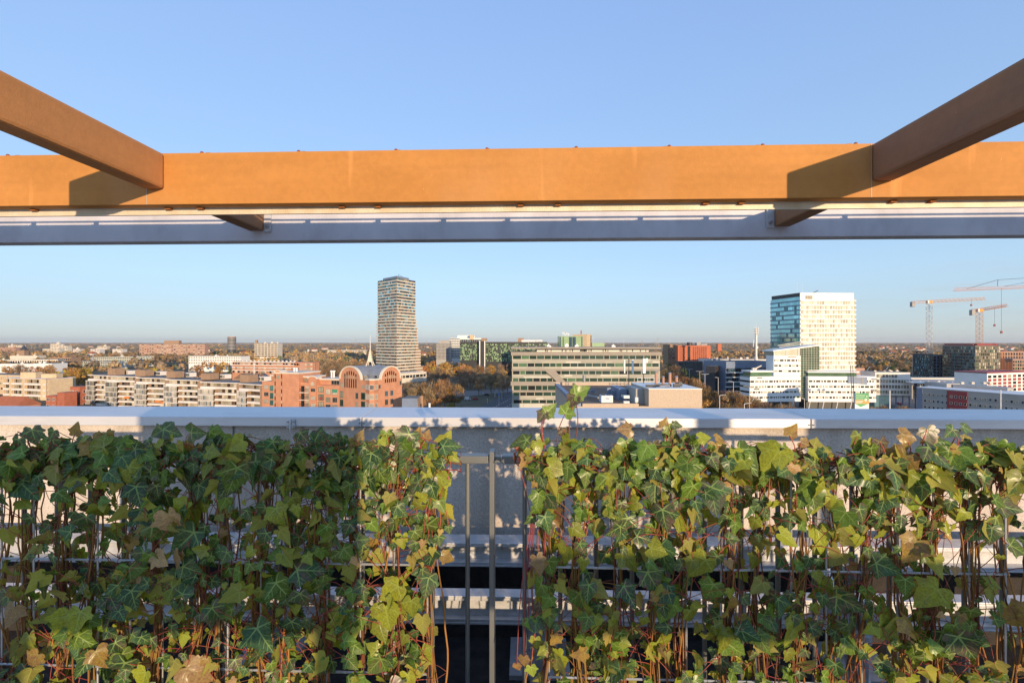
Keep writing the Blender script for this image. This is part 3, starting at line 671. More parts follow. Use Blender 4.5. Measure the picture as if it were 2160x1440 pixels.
M_TEALG = mat('teal_glass', (.25,.45,.50), .08, .75, .12, .15, spec=.8)
M_TEALR = mat('teal_roof_edge', (.06,.25,.23), .5, 0, .1, .3)
M_BLUEP = mat('blue_grey_panel', (.16,.20,.28), .5, .1, .08, .3)
M_STEELW = mat('white_painted_steel', (.66,.64,.62), .5, 0, .05, 2)
M_CRANEY = mat('crane_yellow_orange', (.64,.26,.03), .5, 0, .1, 1)
M_CRANER = mat('crane_red_orange', (.58,.20,.05), .5, 0, .1, 1)
M_CRANEW = mat('crane_white', (.68,.60,.52), .5, 0, .1, 1)
M_PEBBLE = mat('pebble_dash', (.46,.365,.275), .95, 0, .16, 6)
M_REDP = mat('dark_red_panel', (.27,.045,.045), .6, 0, .06, .3)
M_GREENF = mat('green_window_frame', (.03,.10,.075), .5, 0, .1, 1)
M_GREYF = mat('grey_window_frame', (.20,.20,.19), .5, 0, .1, 1)
M_WHITEF = mat('white_window_frame', (.62,.60,.57), .5, 0, .05, 1)
M_AWN = mat('orange_awning', (.60,.20,.04), .8, 0, .1, 1)
M_AWNG = mat('green_awning', (.04,.22,.14), .8, 0, .1, 1)
def glass(name, col, rough=.06, spec=.7, ob=.35): return mat(name, col, rough, 0, .25, .25, spec=spec, obrand=ob)
G_DARK = glass('dark_window_glass', (.018,.022,.022))
G_GREEN = glass('green_window_glass', (.026,.052,.038))
G_GREEN2 = glass('bright_green_glass', (.075,.135,.075))
G_BLUE = glass('blue_window_glass', (.03,.06,.085))
G_CURT = glass('curtained_window', (.36,.33,.26), .3, .5)
G_CURT2 = glass('beige_blind_window', (.24,.21,.15), .3, .5)
G_BROWN = glass('brown_window_glass', (.07,.045,.028))
G_TEAL = glass('teal_window_glass', (.05,.15,.16))
G_COAT = mat('coated_teal_glass', (.27,.50,.56), .07, .8, .2, .2, obrand=.25)
G_GOLD = glass('pale_gold_glass', (.48,.44,.32), .2, .6, .15)
G_GOLD2 = glass('bright_gold_glass', (.62,.58,.48), .2, .6, .1)

_WM = {}
def wmesh(g, f, kind):
    k = (g.name, f.name if f else '', kind)
    if k in _WM: return _WM[k]
    b = MB(); U = FF((0,0),(1,0))       # d outward = -y
    if kind == 'plain': b.box(U, 0,1, -.2,1, 0,1, 0); ms = [g]
    else:
        e = .07 if kind == 'framed' else .05
        b.box(U, 0,1,-.2,.45,0,1,0)
        b.box(U, 0,e,.45,1,0,1,1); b.box(U, 1-e,1,.45,1,0,1,1); b.box(U, e,1-e,.45,1,0,e*1.2,1); b.box(U, e,1-e,.45,1,1-e,1,1)
        if kind in ('framed','two'): b.box(U, .47,.53,.45,.95,e*1.2,1-e,1)
        if kind == 'three': b.box(U, .32,.36,.45,.95,e*1.2,1-e,1); b.box(U, .64,.68,.45,.95,e*1.2,1-e,1)
        ms = [g, f]
    me = b.mesh('window', ms); _WM[k] = me; return me
def windows(parent, L, glasses, frame=None, kind='plain', depth=.12, name='window', cap=100):
    """L: (F,s0,s1,z0,z1[,d]). The largest in the picture are objects of their own, the rest one object."""
    def key(q):
        p = q[0].P((q[1]+q[2])/2,0,0); return -(q[2]-q[1])*(q[4]-q[3])/(p[1]*p[1]+p[0]*p[0])
    L = sorted(L, key=key); loc = Vector(wloc(parent))
    for q in L[:cap]:
        g = random.choice(glasses); F = q[0]; d = q[5] if len(q) > 5 else 0
        o = bpy.data.objects.new(name, wmesh(g, frame, kind)); C.objects.link(o); o.parent = parent
        o.location = Vector(F.P(q[1], d, q[3]))-loc; o.rotation_euler = (0,0,F.ang); o.scale = (q[2]-q[1], depth, q[4]-q[3])
    if len(L) > cap:
        b = MB(); gs = list(dict.fromkeys(glasses)); ms = gs+([frame] if frame else [])
        for q in L[cap:]:
            F = q[0]; d = q[5] if len(q) > 5 else 0
            b.box(F, q[1], q[2], d-.03, d+depth*.45, q[3], q[4], gs.index(random.choice(glasses)))
            if frame: b.box(F, (q[1]+q[2])/2-.05, (q[1]+q[2])/2+.05, d+depth*.45, d+depth, q[3], q[4], len(gs))
        tag(b.build(name, ms, parent), kind='stuff')
def rowsplit(F, s0, s1, z0, z1, wmin, wmax, gap, d=0):
    out = []; s = s0
    while s < s1-.3:
        w = min(random.uniform(wmin,wmax), s1-s)
        if w > .3: out.append((F, s+gap/2, s+w-gap/2, z0, z1, d))
        s += w
    return out
def footprint(F, depth): return [F.P(0,0,0)[:2], F.P(F.L,0,0)[:2], F.P(F.L,-depth,0)[:2], F.P(0,-depth,0)[:2]]
def occF(F, depth, pad=3):
    n = max(1, int(F.L/12)); m = max(1, int(depth/12))
    for i in range(n+1):
        for j in range(m+1):
            q = F.P(F.L*i/n, -depth*j/m, 0); occ(q[0], q[1], 9+pad)
def building(name, label, F, depth, z1, wall, cat='building', group=None, z0=0.0, wname='wall', roof=M_ROOFG, lip=.35):
    r = thing(name, label, cat, F.P(F.L/2,-depth/2,0), group); occF(F, depth)
    MB().box(F, 0, F.L, -depth, 0, z0, z1, 0).build(wname, wall, r)
    if roof: MB().box(F, .3, F.L-.3, -depth+.3, -.3, z1+.003, z1+.06).build('roof', roof, r)
    return r
def textpart(txt, F, s0, z0, h, mt, parent, width=None, d=.1, name='lettering', font=None):
    cu = bpy.data.curves.new(name, 'FONT'); cu.body = txt; cu.size = 1; cu.extrude = .04
    o = bpy.data.objects.new('tmp', cu); C.objects.link(o); bpy.context.view_layer.update()
    dg = bpy.context.evaluated_depsgraph_get(); me = bpy.data.meshes.new_from_object(o.evaluated_get(dg))
    bpy.data.objects.remove(o); me.materials.clear(); me.materials.append(mt)
    co = np.array([v.co for v in me.vertices]); co[:,0] -= co[:,0].min(); co[:,1] -= co[:,1].min()
    sy = h/co[:,1].max(); sx = (width/co[:,0].max()) if width else sy
    loc = wloc(parent)
    for v, c in zip(me.vertices, co):
        q = F.P(s0+c[0]*sx, d+c[2]*1.0, z0+c[1]*sy); v.co = (q[0]-loc[0], q[1]-loc[1], q[2]-loc[2])
    p = bpy.data.objects.new(name, me); C.objects.link(p); p.parent = parent; return p
def vent(mb, x, y, z, s=1): mb.cube(x-s, x+s, y-s*.7, y+s*.7, z, z+s*1.1)
def roofbits(parent, F, depth, z, n, mt=M_GREYC, seed=0, smin=.5, smax=1.6):
    for i in range(n):
        s = random.uniform(.08,.92)*F.L; d = -random.uniform(.15,.85)*depth; k = random.uniform(smin,smax)
        b = MB(); b.box(F, s-k, s+k*random.uniform(.6,1.5), d-k*.7, d+k*.7, z+.06, z+.06+k*random.uniform(.8,1.5))
        q = F.P(s, d, 0); b.cyl(q[0], q[1], k*.4, z+.06+k*.8, z+.06+k*1.75, 8)
        b.build('roof_unit', mt, parent)

# ---- ground and streets ----
g = MB(); g.add([(-18500,-75,0),(18500,-75,0),(18500,17000,0),(-18500,17000,0)], [(0,1,2,3)])
tag(g.build('ground', M_GROUND), kind='structure')
def gpt(x, y, z=0.0): Z = (HC-z)*FPX/(y-HZ); q = px(x, Z); return q
def sheet(name, pts, z, m, lab=None):
    b = MB(); b.add([(p[0],p[1],z) for p in pts], [tuple(range(len(pts)))]); return tag(b.build(name, m), kind='structure')
rd = [gpt(985,872),gpt(1110,872),gpt(1110,826),gpt(1075,826)]
sheet('road', rd, .05, M_ASPH)
sheet('pavement', [gpt(905,829),gpt(1110,817),gpt(1110,823),gpt(960,838)], .06, M_PAVE)
for i,(a,b_) in enumerate((((1018,872),(1088,835)),((1042,872),(1100,840)))):
    p, q = Vector(gpt(*a)), Vector(gpt(*b_)); t = (q-p).normalized(); nn = Vector((-t.y,t.x)); m = MB(); L = (q-p).length; s = 0
    while s < L:
        e = p+t*s; f = p+t*min(L,s+3); w_ = nn*.15
        m.add([(*(e-w_),.055),(*(f-w_),.055),(*(f+w_),.055),(*(e+w_),.055)], [(0,1,2,3)]); s += 6
    tag(m.build('lane_marking', M_WHITE), kind='structure')
sheet('road', [gpt(1475,900),gpt(1600,900),gpt(1480,775),gpt(1440,775)], .05, M_ASPH)
sheet('road', [gpt(1440,766),gpt(1470,766),gpt(1480,780),gpt(1440,780)], .045, M_ASPH)
sheet('lawn', [gpt(1440,900),gpt(1500,900),gpt(1485,848),gpt(1440,848)], .06, mat('lawn_grass', (.10,.095,.02), .95, 0, .2, .3))
sheet('plaza', [gpt(1560,900),gpt(2160,900),gpt(2160,838),gpt(1560,838)], .055, M_PAVE)

# ---- office block with ribbon windows (centre) ----
F = fpx(1080,225,1392,225); U = lambda x: (x-1080)*.225; Z_ = lambda y: zy(y,225)
E = building('office_block', 'long greige office block with ribbon windows and a slanting brown strut', F, 26, Z_(749), M_GREIGE, roof=M_ROOFG)
MB().box(F, -.5, U(1395), -26.5, .6, Z_(749.3), Z_(742)).build('parapet_band', M_UMBER, E)
MB().box(F, -.4, U(1394), -26, .7, Z_(735.6), Z_(732)).build('roof_canopy', M_UMBER, E)
for s in range(0, 70, 9): MB().box(F, .4+s, .75+s, -.4, -.05, Z_(742), Z_(735.7)).build('canopy_post', M_DARKM, E)
pent = MB().box(F, 12, 66, -20, -4, Z_(742)+.01, Z_(736.2)); pent.build('penthouse', M_WHITEC, E)
for s in (16,24,29,38,45,52,58): MB().box(F, s, s+.5, -4, -3.9, Z_(741.6), Z_(736.4)).build('penthouse_mullion', M_DARKM, E)
MB().box(F, U(1226), U(1241), -4, -3.85, Z_(741.5), Z_(736.6)).build('louvre', M_DARKG, E)
gl = []; tiles = []
for r_,(y0,y1) in enumerate(((750,757),(766,773),(782.3,789.3),(797.3,804.3),(813,822.3),(827.2,834.2),(843.2,850.2))):
    x1 = 1390 if r_ < 4 else 1216
    gl += rowsplit(F, U(1081.5 if r_ < 4 else 1083), U(x1), Z_(y1), Z_(y0), 2.6, 4.2, .32, .0)
windows(E, gl, [G_GREEN,G_GREEN,G_GREEN,G_DARK,G_GREEN,G_GREEN2], None, 'plain', .06)
pm = MB()
for y0,y1,x1 in ((757,765.8,1391),(773,777.6,1391),(789.4,797.1,1391),(804.5,812.7,1391),(834.4,843,1216),(850.4,870,1216)):
    n = 2 if y1-y0 > 6 else 1
    for k in range(n):
        s = 0
        while s < U(x1):
            e = min(U(x1), s+random.uniform(3,12)); za = Z_(y1)+(Z_(y0)-Z_(y1))*k/n; zb = Z_(y1)+(Z_(y0)-Z_(y1))*(k+1)/n
            pm.box(F, s, e-.04, .003, .16, za+.03, zb-.02, random.choice((0,0,1,2,2))); s = e
tag(pm.build('cladding_panels', [M_GREIGE, M_GREIGE2, M_GREIGE3], E))
MB().box(F, -.2, U(1391.5), .003, .45, Z_(782), Z_(777.8)).build('brown_band', M_UMBER, E)
MB().box(F, -.6, U(1206), .003, .9, Z_(812.9), Z_(804.2)).build('brown_band', M_UMBER, E)
MB().box(F, .2, U(1206), .003, .6, Z_(827), Z_(822.5)).build('brown_band', M_UMBER, E)
b = MB(); A_ = [(1150,781.9),(1172,781.9),(1176,787),(1208,821),(1208,831.5),(1200,829)]
b.add([F.P(U(x),.95,Z_(y)) for x,y in A_]+[F.P(U(x),.2,Z_(y)) for x,y in A_], [tuple(range(5,-1,-1)),tuple(range(6,12))]+[(i,(i+1)%6,6+(i+1)%6,6+i) for i in range(6)])
b.build('slanting_strut', M_UMBER, E)
roofbits(E, F, 26, Z_(732)-.05, 7, M_WHITEC, smin=.4, smax=1.0)
b = MB()
for q in (F.P(8,-6,0), F.P(40,-9,0), F.P(55,-8,0)): b = MB(); b.tube([(q[0],q[1],Z_(732)),(q[0],q[1],Z_(732)+5)], .05, 4); b.build('mast', M_STEELW, E)

# ---- lower block with roof plant ----
ZR = HC-12.85
Fb = fpx(1216,95,1480,95); X9 = lambda x: (x-1216)*.095
bf = building('plant_block', 'low block in front of the offices whose brown roof carries plant and chimneys', Fb, 46, ZR, M_PEBBLE, roof=mat('brown_gravel_roof', (.16,.105,.070), .95, 0, .25, .8))
MB().box(Fb, 1.2, X9(1347), -.6, .05, ZR+.001, ZR+.55).build('parapet', M_PEBBLE, bf)
MB().box(Fb, -.2, .9, -46, .05, ZR+.001, ZR+.6).build('parapet', M_BLUEP, bf)  # left run coloured blue-grey, its shade put into the base colour
MB().box(Fb, 0, X9(1480), -46, -45.4, ZR+.06, ZR+1.0).build('parapet', M_PEBBLE, bf)
zt = zy(820.5, 95)
bh = MB().box(Fb, X9(1368), X9(1480), -14, .2, ZR+.002, zt); bh.build('boiler_house', M_PEBBLE, bf)
MB().box(Fb, X9(1367.5), X9(1480.6), -14.05, .26, zt+.001, zt+.12).build('boiler_house_roof', M_WHITEC, bf)
MB().box(Fb, X9(1350), X9(1367.6), -12, -3.2, ZR+.062, zt-.25).build('annex', M_GREYC, bf)
for x0, x1, yt, d in ((1381,1387,785,-6),(1396,1401.6,795.5,-6.5),(1410,1416,788,-7),(1424,1430,795.5,-6.5)):
    Zc = 95-d; xm = (x0+x1)/2; q = px(xm, Zc); rr = (x1-x0)/2*Zc/1000; top = zy(yt, Zc)
    c = MB(); c.cyl(q[0],q[1],rr,zt+.1,top,14); co_ = c.build('chimney', M_PINK, bf, smooth=False)
    k = MB(); k.cyl(q[0],q[1],rr*1.25,top+.05,top+.28,14,0,rr*.8); k.build('cowl', M_ZINC, co_)
du_ = MB(); q = [Fb.P(X9(1395),-1.0,zt+.45),Fb.P(X9(1408),-1.0,zt+.6),Fb.P(X9(1413),-1.0,zt+.7),Fb.P(X9(1416),-1.0,zt+.45),Fb.P(X9(1416),-1.0,zt+.12)]
du_.tube(q, .16, 8); du_.build('duct', M_ZINC, bf)
for s0, s1, d, h in ((1372,1394,-3,.5),(1398,1430,-4,.55),(1432,1446,-3,.7),(1450,1458,-5,.9)):
    b = MB(); b.box(Fb, X9(s0), X9(s1), d-.4, d, zt+.121, zt+.12+h); b.tube([Fb.P(X9(s0),d+.2,zt+.3),Fb.P(X9(s1),d+.2,zt+.35)], .07, 5); b.build('pipework', M_DARKM, bf)
ac = MB(); ac.box(Fb, X9(1276), X9(1301), -6, -3.6, zy(848.5,99), zy(834,99)); aco = ac.build('air_conditioner', M_STEELW, bf)
for s in (1282,1294):
    q = Fb.P(X9(s),-4.8,0); b = MB(); b.cyl(q[0],q[1],.42,zy(834,99)+.002,zy(834,99)+.14,14); b.build('fan', M_DARKM, aco)
MB().box(Fb, X9(1285), X9(1293), -3.6, -3.57, zy(841,99), zy(838.5,99)).build('badge', M_BLUEP, aco)
for x0,x1,y0,y1,d in ((1281,1289,818,834,-13),(1291,1297,823,834,-12),(1316,1328,834,840,-4),(1316,1328,846,853,-3),(1340,1348,838,848,-3),(1309,1316,830,838,-9),(1246,1250,822,828,-22),(1251,1255,822,828,-22),(1330,1336,826,834,-10)):
    Zc = 95-d; b = MB(); f2 = fpx(x0,Zc,x1,Zc); b.box(f2, 0, f2.L, -f2.L*.8, 0, zy(y1,Zc), zy(y0,Zc)); b.box(f2, f2.L*.1, f2.L*.9, .0, .05, zy(y1,Zc)+.1, zy(y0,Zc)-.1)
    b.build('roof_unit', M_STEELW if y0 > 829 else M_BLUEP, bf)
for p in (((1268,823),(1281,833)),((1300,848),(1312,853)),((1240,838),(1262,836))):
    b = MB(); (a0,b0),(a1,b1) = p; b.tube([(*px(a0,110),ZR+.45),(*px(a1,106),ZR+.45)], .25, 6); b.build('duct', M_ZINC, bf)
MB().box(fpx(1306,104,1322,104), 0, 1.7, -9, 0, ZR+.06, ZR+2.6).build('stair_head', M_BLUEP, bf)
q = px(1232,150); c = MB(); c.cyl(q[0],q[1],.95/2,ZR,zy(791,150),12); c.build('flue', M_ZINC, bf)
def antenna(label, x, Z, yt, yb, panels):
    q = px(x, Z); r = thing('antenna_mast', label, 'antenna', (q[0],q[1],zy(yb,Z)), 'phone antennas on the plant block roof')
    MB().tube([(*q,zy(yb,Z)),(*q,zy(yt,Z))], .09, 6).build('pole', M_DARKM, r)
    for a, b_, y0, y1 in panels:
        f2 = fpx(a,Z-.5,b_,Z-.5); pb_ = MB().box(f2, 0, f2.L, -.25, 0, zy(y1,Z), zy(y0,Z)); pb_.build('panel_antenna', M_STEELW, r, bevel=.03)
        MB().tube([(*px((a+b_)/2,Z-.2),zy(y0+4,Z)),(*q,zy(y0+4,Z))], .05, 4).build('arm', M_DARKM, r)
        MB().tube([(*px((a+b_)/2,Z-.2),zy(y1-4,Z)),(*q,zy(y1-4,Z))], .05, 4).build('arm', M_DARKM, r)
    return r
antenna('dark antenna mast with two slim white panels, left of the taller roof chimneys', 1326.5, 112, 756, 846, ((1316.5,1319,758,787),(1333,1337,758,786)))
antenna('rusty antenna mast with one broad white panel, beside the roof chimneys', 1357.5, 108, 768, 850, ((1356,1362,756,787),(1363,1366.5,755,765)))
sf = thing('pipe_rack', 'white open steel rack standing behind the plant block chimneys', 'rack', (*px(1366,125),ZR))
b = MB(); f2 = fpx(1345,128,1388,128)
for s in np.linspace(0, f2.L, 6): b.tube([f2.P(s,0,ZR),f2.P(s,0,zy(796,128))], .07, 4)
for y in (797,804,811): b.tube([f2.P(0,0,zy(y,128)),f2.P(f2.L,0,zy(y,128))], .07, 4)
b.build('lattice', M_STEELW, sf)

# ---- apartment tower with stacked white bands ----
A0 = px(796.3,517); A1 = px(837,490); A2 = px(877,517)
FL, FRt = FF(A0,A1), FF(A1,A2)
tw = thing('apartment_tower', 'tall slim apartment tower striped with pale balcony bands above the woods', 'building', (-118,515,0)); 
for f_ in (FL,FRt): occF(f_, 26)
zt_ = zy(584.5,490); zb_ = 2; nf = 31; fh = (zt_-zb_-6)/nf
A3 = tuple(Vector(A0)+Vector(A2)-Vector(A1))
MB().prism([Vector(A0)+FL.n*-.6, Vector(A1)-(FL.n+FRt.n)*.5, Vector(A2)-FRt.n*.6, A3], 0, zt_-.5).build('wall', M_BBRICK, tw)
wl_ = []
for k in range(nf):
    z = zb_+6+k*fh; ext = 0 if k > 17 else (1.2 if k > 14 else 2.4 if k > 10 else 3.4 if k > 7 else 7.5 if k > 1 else 14)
    out = .9 if k < 18 else .5; extl = 0 if k > 16 else 1.0 if k > 10 else 2.0
    b = MB(); th = fh*(.46 if k < 20 else .36)
    a = Vector(A0)-FL.t*extl; c = Vector(A2)+FRt.t*ext
    b.prism([a+FL.n*out, Vector(A1)+(FL.n+FRt.n)*out*.75, c+FRt.n*out, c-FRt.n*6, Vector(A1)-(FL.n+FRt.n)*3, a-FL.n*6], z-th*.5, z+th*.5)
    b.build('balcony_band', M_CREAM if k < 20 else M_CREAM, tw)
    if ext > 1.5: MB().prism([Vector(A2)+FRt.n*.1, c+FRt.n*.1, c-FRt.n*5.5, Vector(A2)-FRt.n*5.5], z+th*.5, z+fh-th*.5).build('bay_wall', M_BBRICK, tw)
    for f_, l_ in ((FL,FL.L),(FRt,FRt.L+ext)):
        wl_ += rowsplit(f_, .4, l_-.4, z+th*.5+.02, z+fh-th*.5-.02, 1.6, 3.6, .45 if k > 20 else .9, -.05)
windows(tw, wl_, [G_TEAL,G_COAT,G_BLUE,G_DARK,G_CURT2,G_BROWN], None, 'plain', .15)
MB().prism([Vector(A0)-FL.n*2+FL.t*8, Vector(A1)-(FL.n+FRt.n)*2, Vector(A2)-FRt.n*2-FRt.t*9, Vector(A3)*.5+Vector(A1)*.5+Vector((0,9))], zt_-.5, zt_+1.7).build('roof_storey', M_BLUEP, tw)
MB().tube([(*px(841,500),zt_+2),(*px(840,500),zt_+4.5),(*px(850,500),zt_+1)], .15, 4).build('facade_lift', M_DARKM, tw)
pf = fpx(830,455,900,490); MB().box(pf, 0, pf.L, -18, 0, 0, zy(786,470)).build('podium', M_CREAM, tw)
windows(tw, rowsplit(pf, 6, pf.L-1, zy(796.5,470), zy(791,470), 3, 6, .9, 0), [G_BLUE,G_DARK,G_BROWN], None, 'plain', .15, 'podium_window'); occF(pf, 18)

# ---- glass office tower (right) ----
K0, K1, K2 = px(1628.8,352), px(1688,326), px(1801,328)
KL, KR = FF(K0,K1), FF(K1,K2); kt = zy(617.5,326)
kt_ = thing('glass_tower', 'broad glass office tower, white on its sunlit face and teal on its shaded one', 'building', (212,345,0)); occF(KL,30); occF(KR,30)
K3 = tuple(Vector(K2)+Vector((4,38)))
MB().prism([K0,K1,K2,K3,tuple(Vector(K0)+Vector((19,30)))], 0, kt).build('wall', M_WHITEC, kt_)
MB().box(KL, 0, KL.L-.02, .01, .35, 0, kt).build('glass_curtain', M_TEALG, kt_)
n_ = 22; kz = [zy(634+9.72*i,326) for i in range(n_)]
for i in range(n_):
    z = kz[i]
    MB().box(KR, -.1, KR.L+1.2, .01, .7, z-.42, z+.42).build('floor_band', M_WHITEC, kt_)
    MB().box(KL, -1.3, KL.L+.1, .36, .62, z-.45, z+.35).build('floor_band', M_BLUEP, kt_)
    z1 = kz[i-1]-.42 if i else kt-3.4
wk = []
for i in range(1,n_): wk += rowsplit(KR, .4, KR.L-.4, kz[i]+.46, kz[i-1]-.46, 1.85, 1.9, .42, .0)
windows(kt_, wk, [G_GOLD,G_GOLD2,G_GOLD,G_GOLD2,G_GOLD2,G_GOLD,G_CURT], None, 'plain', .2)
wt = []
for i in range(1,n_): wt += rowsplit(KL, .3, KL.L-.3, kz[i]+.42, kz[i-1]-.54, 1.9, 2.0, .25, .33)
windows(kt_, wt, [G_COAT,G_COAT,G_COAT,G_COAT,G_COAT,G_TEAL], None, 'plain', .12, 'pane')
MB().box(KR, KR.L-.05, KR.L+1.3, -14, -.3, 10, kt-4).build('side_glazing', G_GOLD, kt_)
MB().box(KL, -1.3, .01, -8, .3, 10, kt-3).build('side_glazing', M_TEALG, kt_)
MB().box(KL, 0, KL.L-.02, .352, .5, kt-2.6, kt+.05).build('parapet_band', M_DARKM, kt_)
windows(kt_, rowsplit(KR, 3.5, 8.8, kt-4.4, kt-1.9, 1.7, 1.8, .25, .0), [G_CURT2], None, 'plain', .15, 'grille')
for x in (1681,1693): MB().tube([(*px(x,335),kt),(*px(x,335),kt+8.5)], .07, 4).build('mast', M_STEELW, kt_)
b = MB(); b.tube([(*px(1712,335),kt+.3),(*px(1725,335),kt+2.5),(*px(1724,335),kt+2.2)], .25, 5); b.box(fpx(1704,335,1716,335), 0, 4, -2, 0, kt, kt+.7); b.build('facade_lift', M_DARKM, kt_)

# ---- white curved low-rise in front of it ----
Jz = 285
jt = thing('white_office', 'low white office building with striped window rows, glass prow and slanted roof', 'building', (190,300,0))
ZJ = lambda y: zy(y,Jz)
F1 = fpx(1582,Jz-4,1689,Jz); F2 = fpx(1705,Jz-2,1848,Jz-4); F3 = fpx(1632,Jz+2,1689,Jz+1)
for f_ in (F1,F2): occF(f_, 20)
F1s = F1.lside(10)
def ribbon(par, F, s0, s1, ztops, zbase, wall, bandh, glasses, gap=.7, wmin=1.2, wmax=3.0, depth=18, core=M_DARKG, name='spandrel'):
    """core with projecting bands; ztops = list of band centre heights"""
    ww = []
    for i, z in enumerate(ztops): MB().box(F, s0, s1, -.6, .0, z-bandh/2, z+bandh/2).build(name, wall, par)
    for a, b_ in zip(ztops[:-1], ztops[1:]):
        lo, hi = min(a,b_)+bandh/2, max(a,b_)-bandh/2
        ww += rowsplit(F, s0+.2, s1-.2, lo+.01, hi-.01, wmin, wmax, gap, -.25)
    return ww
st = [ZJ(798+11.15*i) for i in range(5)]
MB().box(F1, .3, F1.L-.05, -10, -.3, ZJ(845), ZJ(793)).build('core', M_WHITEC, jt)
ww = ribbon(jt, F1, 0, F1.L, st, 0, M_WHITEC, 2.05, None)
windows(jt, ww, [G_BROWN,G_CURT2,G_CURT2,G_DARK,G_GREEN,G_CURT], None, 'plain', .1, cap=60)
for z in st: MB().box(F1s, 0, F1s.L-.61, -.19, .0, z-1.02, z+1.02).build('spandrel', M_WHITEC, jt)
MB().box(F1s, .1, F1s.L-.31, -.29, -.2, ZJ(845), ZJ(793)).build('side_glazing', G_DARK, jt)
MB().box(F1, 1.5, 15, -9, -1.8, ZJ(793)+.03, ZJ(784.5)).build('penthouse', G_GREEN2, jt)
MB().box(F1, 1.0, 15.6, -10, -1.0, ZJ(784.4), ZJ(781)).build('penthouse_roof', M_WHITEC, jt)
up = [ZJ(754.5+11.3*i) for i in range(4)]
MB().box(F3, .1, F3.L-.02, -10, -.3, ZJ(793)+.04, ZJ(750)).build('core', M_WHITEC, jt)
ww = ribbon(jt, F3, 0, F3.L, up, 0, M_WHITEC, 2.1, None)
windows(jt, ww, [G_BROWN,G_CURT2,G_DARK,G_GREEN,G_CURT], None, 'plain', .1, cap=40)
b = MB(); sl_ = F3.L+11.2; P=F3.P
def slantslab(mb, s0, s1, z0, z1, d0, d1, th): mb.hexa([P(s0,d1,z0-th),P(s1,d1,z1-th),P(s1,d0,z1-th),P(s0,d0,z0-th),P(s0,d1,z0),P(s1,d1,z1),P(s1,d0,z1),P(s0,d0,z0)])
slantslab(b, -.6, sl_, ZJ(739), ZJ(726.5), -14, .6, .75); b.build('slanted_roof', M_WHITEC, jt)
b = MB(); b.hexa([P(.3,-.5,ZJ(751)),P(F3.L-.2,-.5,ZJ(751)),P(F3.L-.2,-13,ZJ(751)),P(.3,-13,ZJ(751)),P(.3,-.5,ZJ(741.9)),P(F3.L-.2,-.5,ZJ(734)),P(F3.L-.2,-13,ZJ(734)),P(.3,-13,ZJ(741.9))]); b.build('attic_glazing', G_CURT2, jt)
for s in (.2, 7.5, 14.5): MB().box(F3, s, s+.35, -.5, -.2, ZJ(751), ZJ(742-s*.42)).build('attic_mullion', M_WHITEC, jt)
b = MB(); L0, L1 = F3.L+.1, F3.L+11
b.hexa([P(L0,-.4,ZJ(780)),P(L1,-.4,ZJ(780)),P(L1,-13,ZJ(780)),P(L0,-13,ZJ(780)),P(L0,-.4,ZJ(731.2)),P(L1,-.4,ZJ(729.5)),P(L1,-13,ZJ(729.5)),P(L0,-13,ZJ(731.2))])
b.box(F3, L0, L0+4.4, -13, -.4, 6, ZJ(780)-.01); b.build('atrium_glass', G_GREEN2, jt)
b = MB()
for k in range(8): b.box(F3, L0+k*1.55, L0+k*1.55+.14, -.38, -.22, 6 if k < 4 else ZJ(780), ZJ(731))
for k in range(22):
    y = 735+k*5
    b.box(F3, L0, L0+(11 if y < 780 else 4.4), -.39, -.26, ZJ(y), ZJ(y)+.12)
b.build('atrium_grid', M_CREAM, jt)
st2 = [ZJ(797.5+11.3*i) for i in range(5)]
MB().box(F2, .05, F2.L-.2, -16, -.3, ZJ(845), ZJ(793)).build('core', M_WHITEC, jt)
ww = ribbon(jt, F2, 0, F2.L, st2, 0, M_WHITEC, 2.05, None)
windows(jt, ww, [G_BROWN,G_CURT2,G_CURT2,G_DARK,G_GREEN,G_CURT], None, 'plain', .1, name='office_window', cap=60)
MB().box(F2, .8, 29, -9, -1.8, ZJ(793)+.03, ZJ(785.5)).build('penthouse', G_GREEN2, jt)
MB().box(F2, .2, 30, -10, -1.0, ZJ(785.4), ZJ(782.5)).build('penthouse_roof', M_WHITEC, jt)
for f_, ss in ((F1,(12,20,28)),(F2,(1,9,17,25,33))):
    for s in ss: MB().tube([f_.P(s,-1.5,0),f_.P(s+.6,-1.0,ZJ(846))], .28, 6).build('stilt', M_STEELW, jt)
    MB().box(f_, 1, f_.L-1, -12, -4, 0, ZJ(846)).build('ground_floor', M_DARKG, jt)
bl = mat('sign_blue_grey', (.10,.13,.20), .6); bk_ = mat('sign_black', (.04,.035,.035), .6)
textpart('CONDUENT', F1, U(0)*0+ (1597-1582)*.285, ZJ(797.2), .85, bl, jt, 3.6)
MB().tube([F1.P((1592+3*math.cos(a)-1582)*.285-.2, .06, ZJ(796.2)+.5*math.sin(a)) for a in np.linspace(0,6.28,9)], .09, 4).build('logo_ring', bl, jt)
textpart('BRINK', F1, (1591-1582)*.285, ZJ(820.8), 1.0, bk_, jt, 3.6)
textpart('BRINK', F2, (1832-1705)*.285-.3, ZJ(823.5), 1.0, bk_, jt, 3.6)
textpart('CONDUENT', F2, (1832-1705)*.285-.3, ZJ(799.8), .8, bl, jt, 3.6)
b = MB(); 
for k in range(11): b.box(F3, 8.4+k*.45, 8.4+k*.45+.33, .02, .1, ZJ(753.2), ZJ(751.6))
b.build('sign', mat('sign_orange', (.62,.17,.05), .6), jt)
for q0, q1 in (((1644,732),(1690,725)),((1640,729),(1687,721))):
    MB().tube([(*px(q0[0],Jz+9),ZJ(q0[1])),(*px(q1[0],Jz+9),ZJ(q1[1]))], .22, 4).build('roof_gantry', M_CREAM, jt)
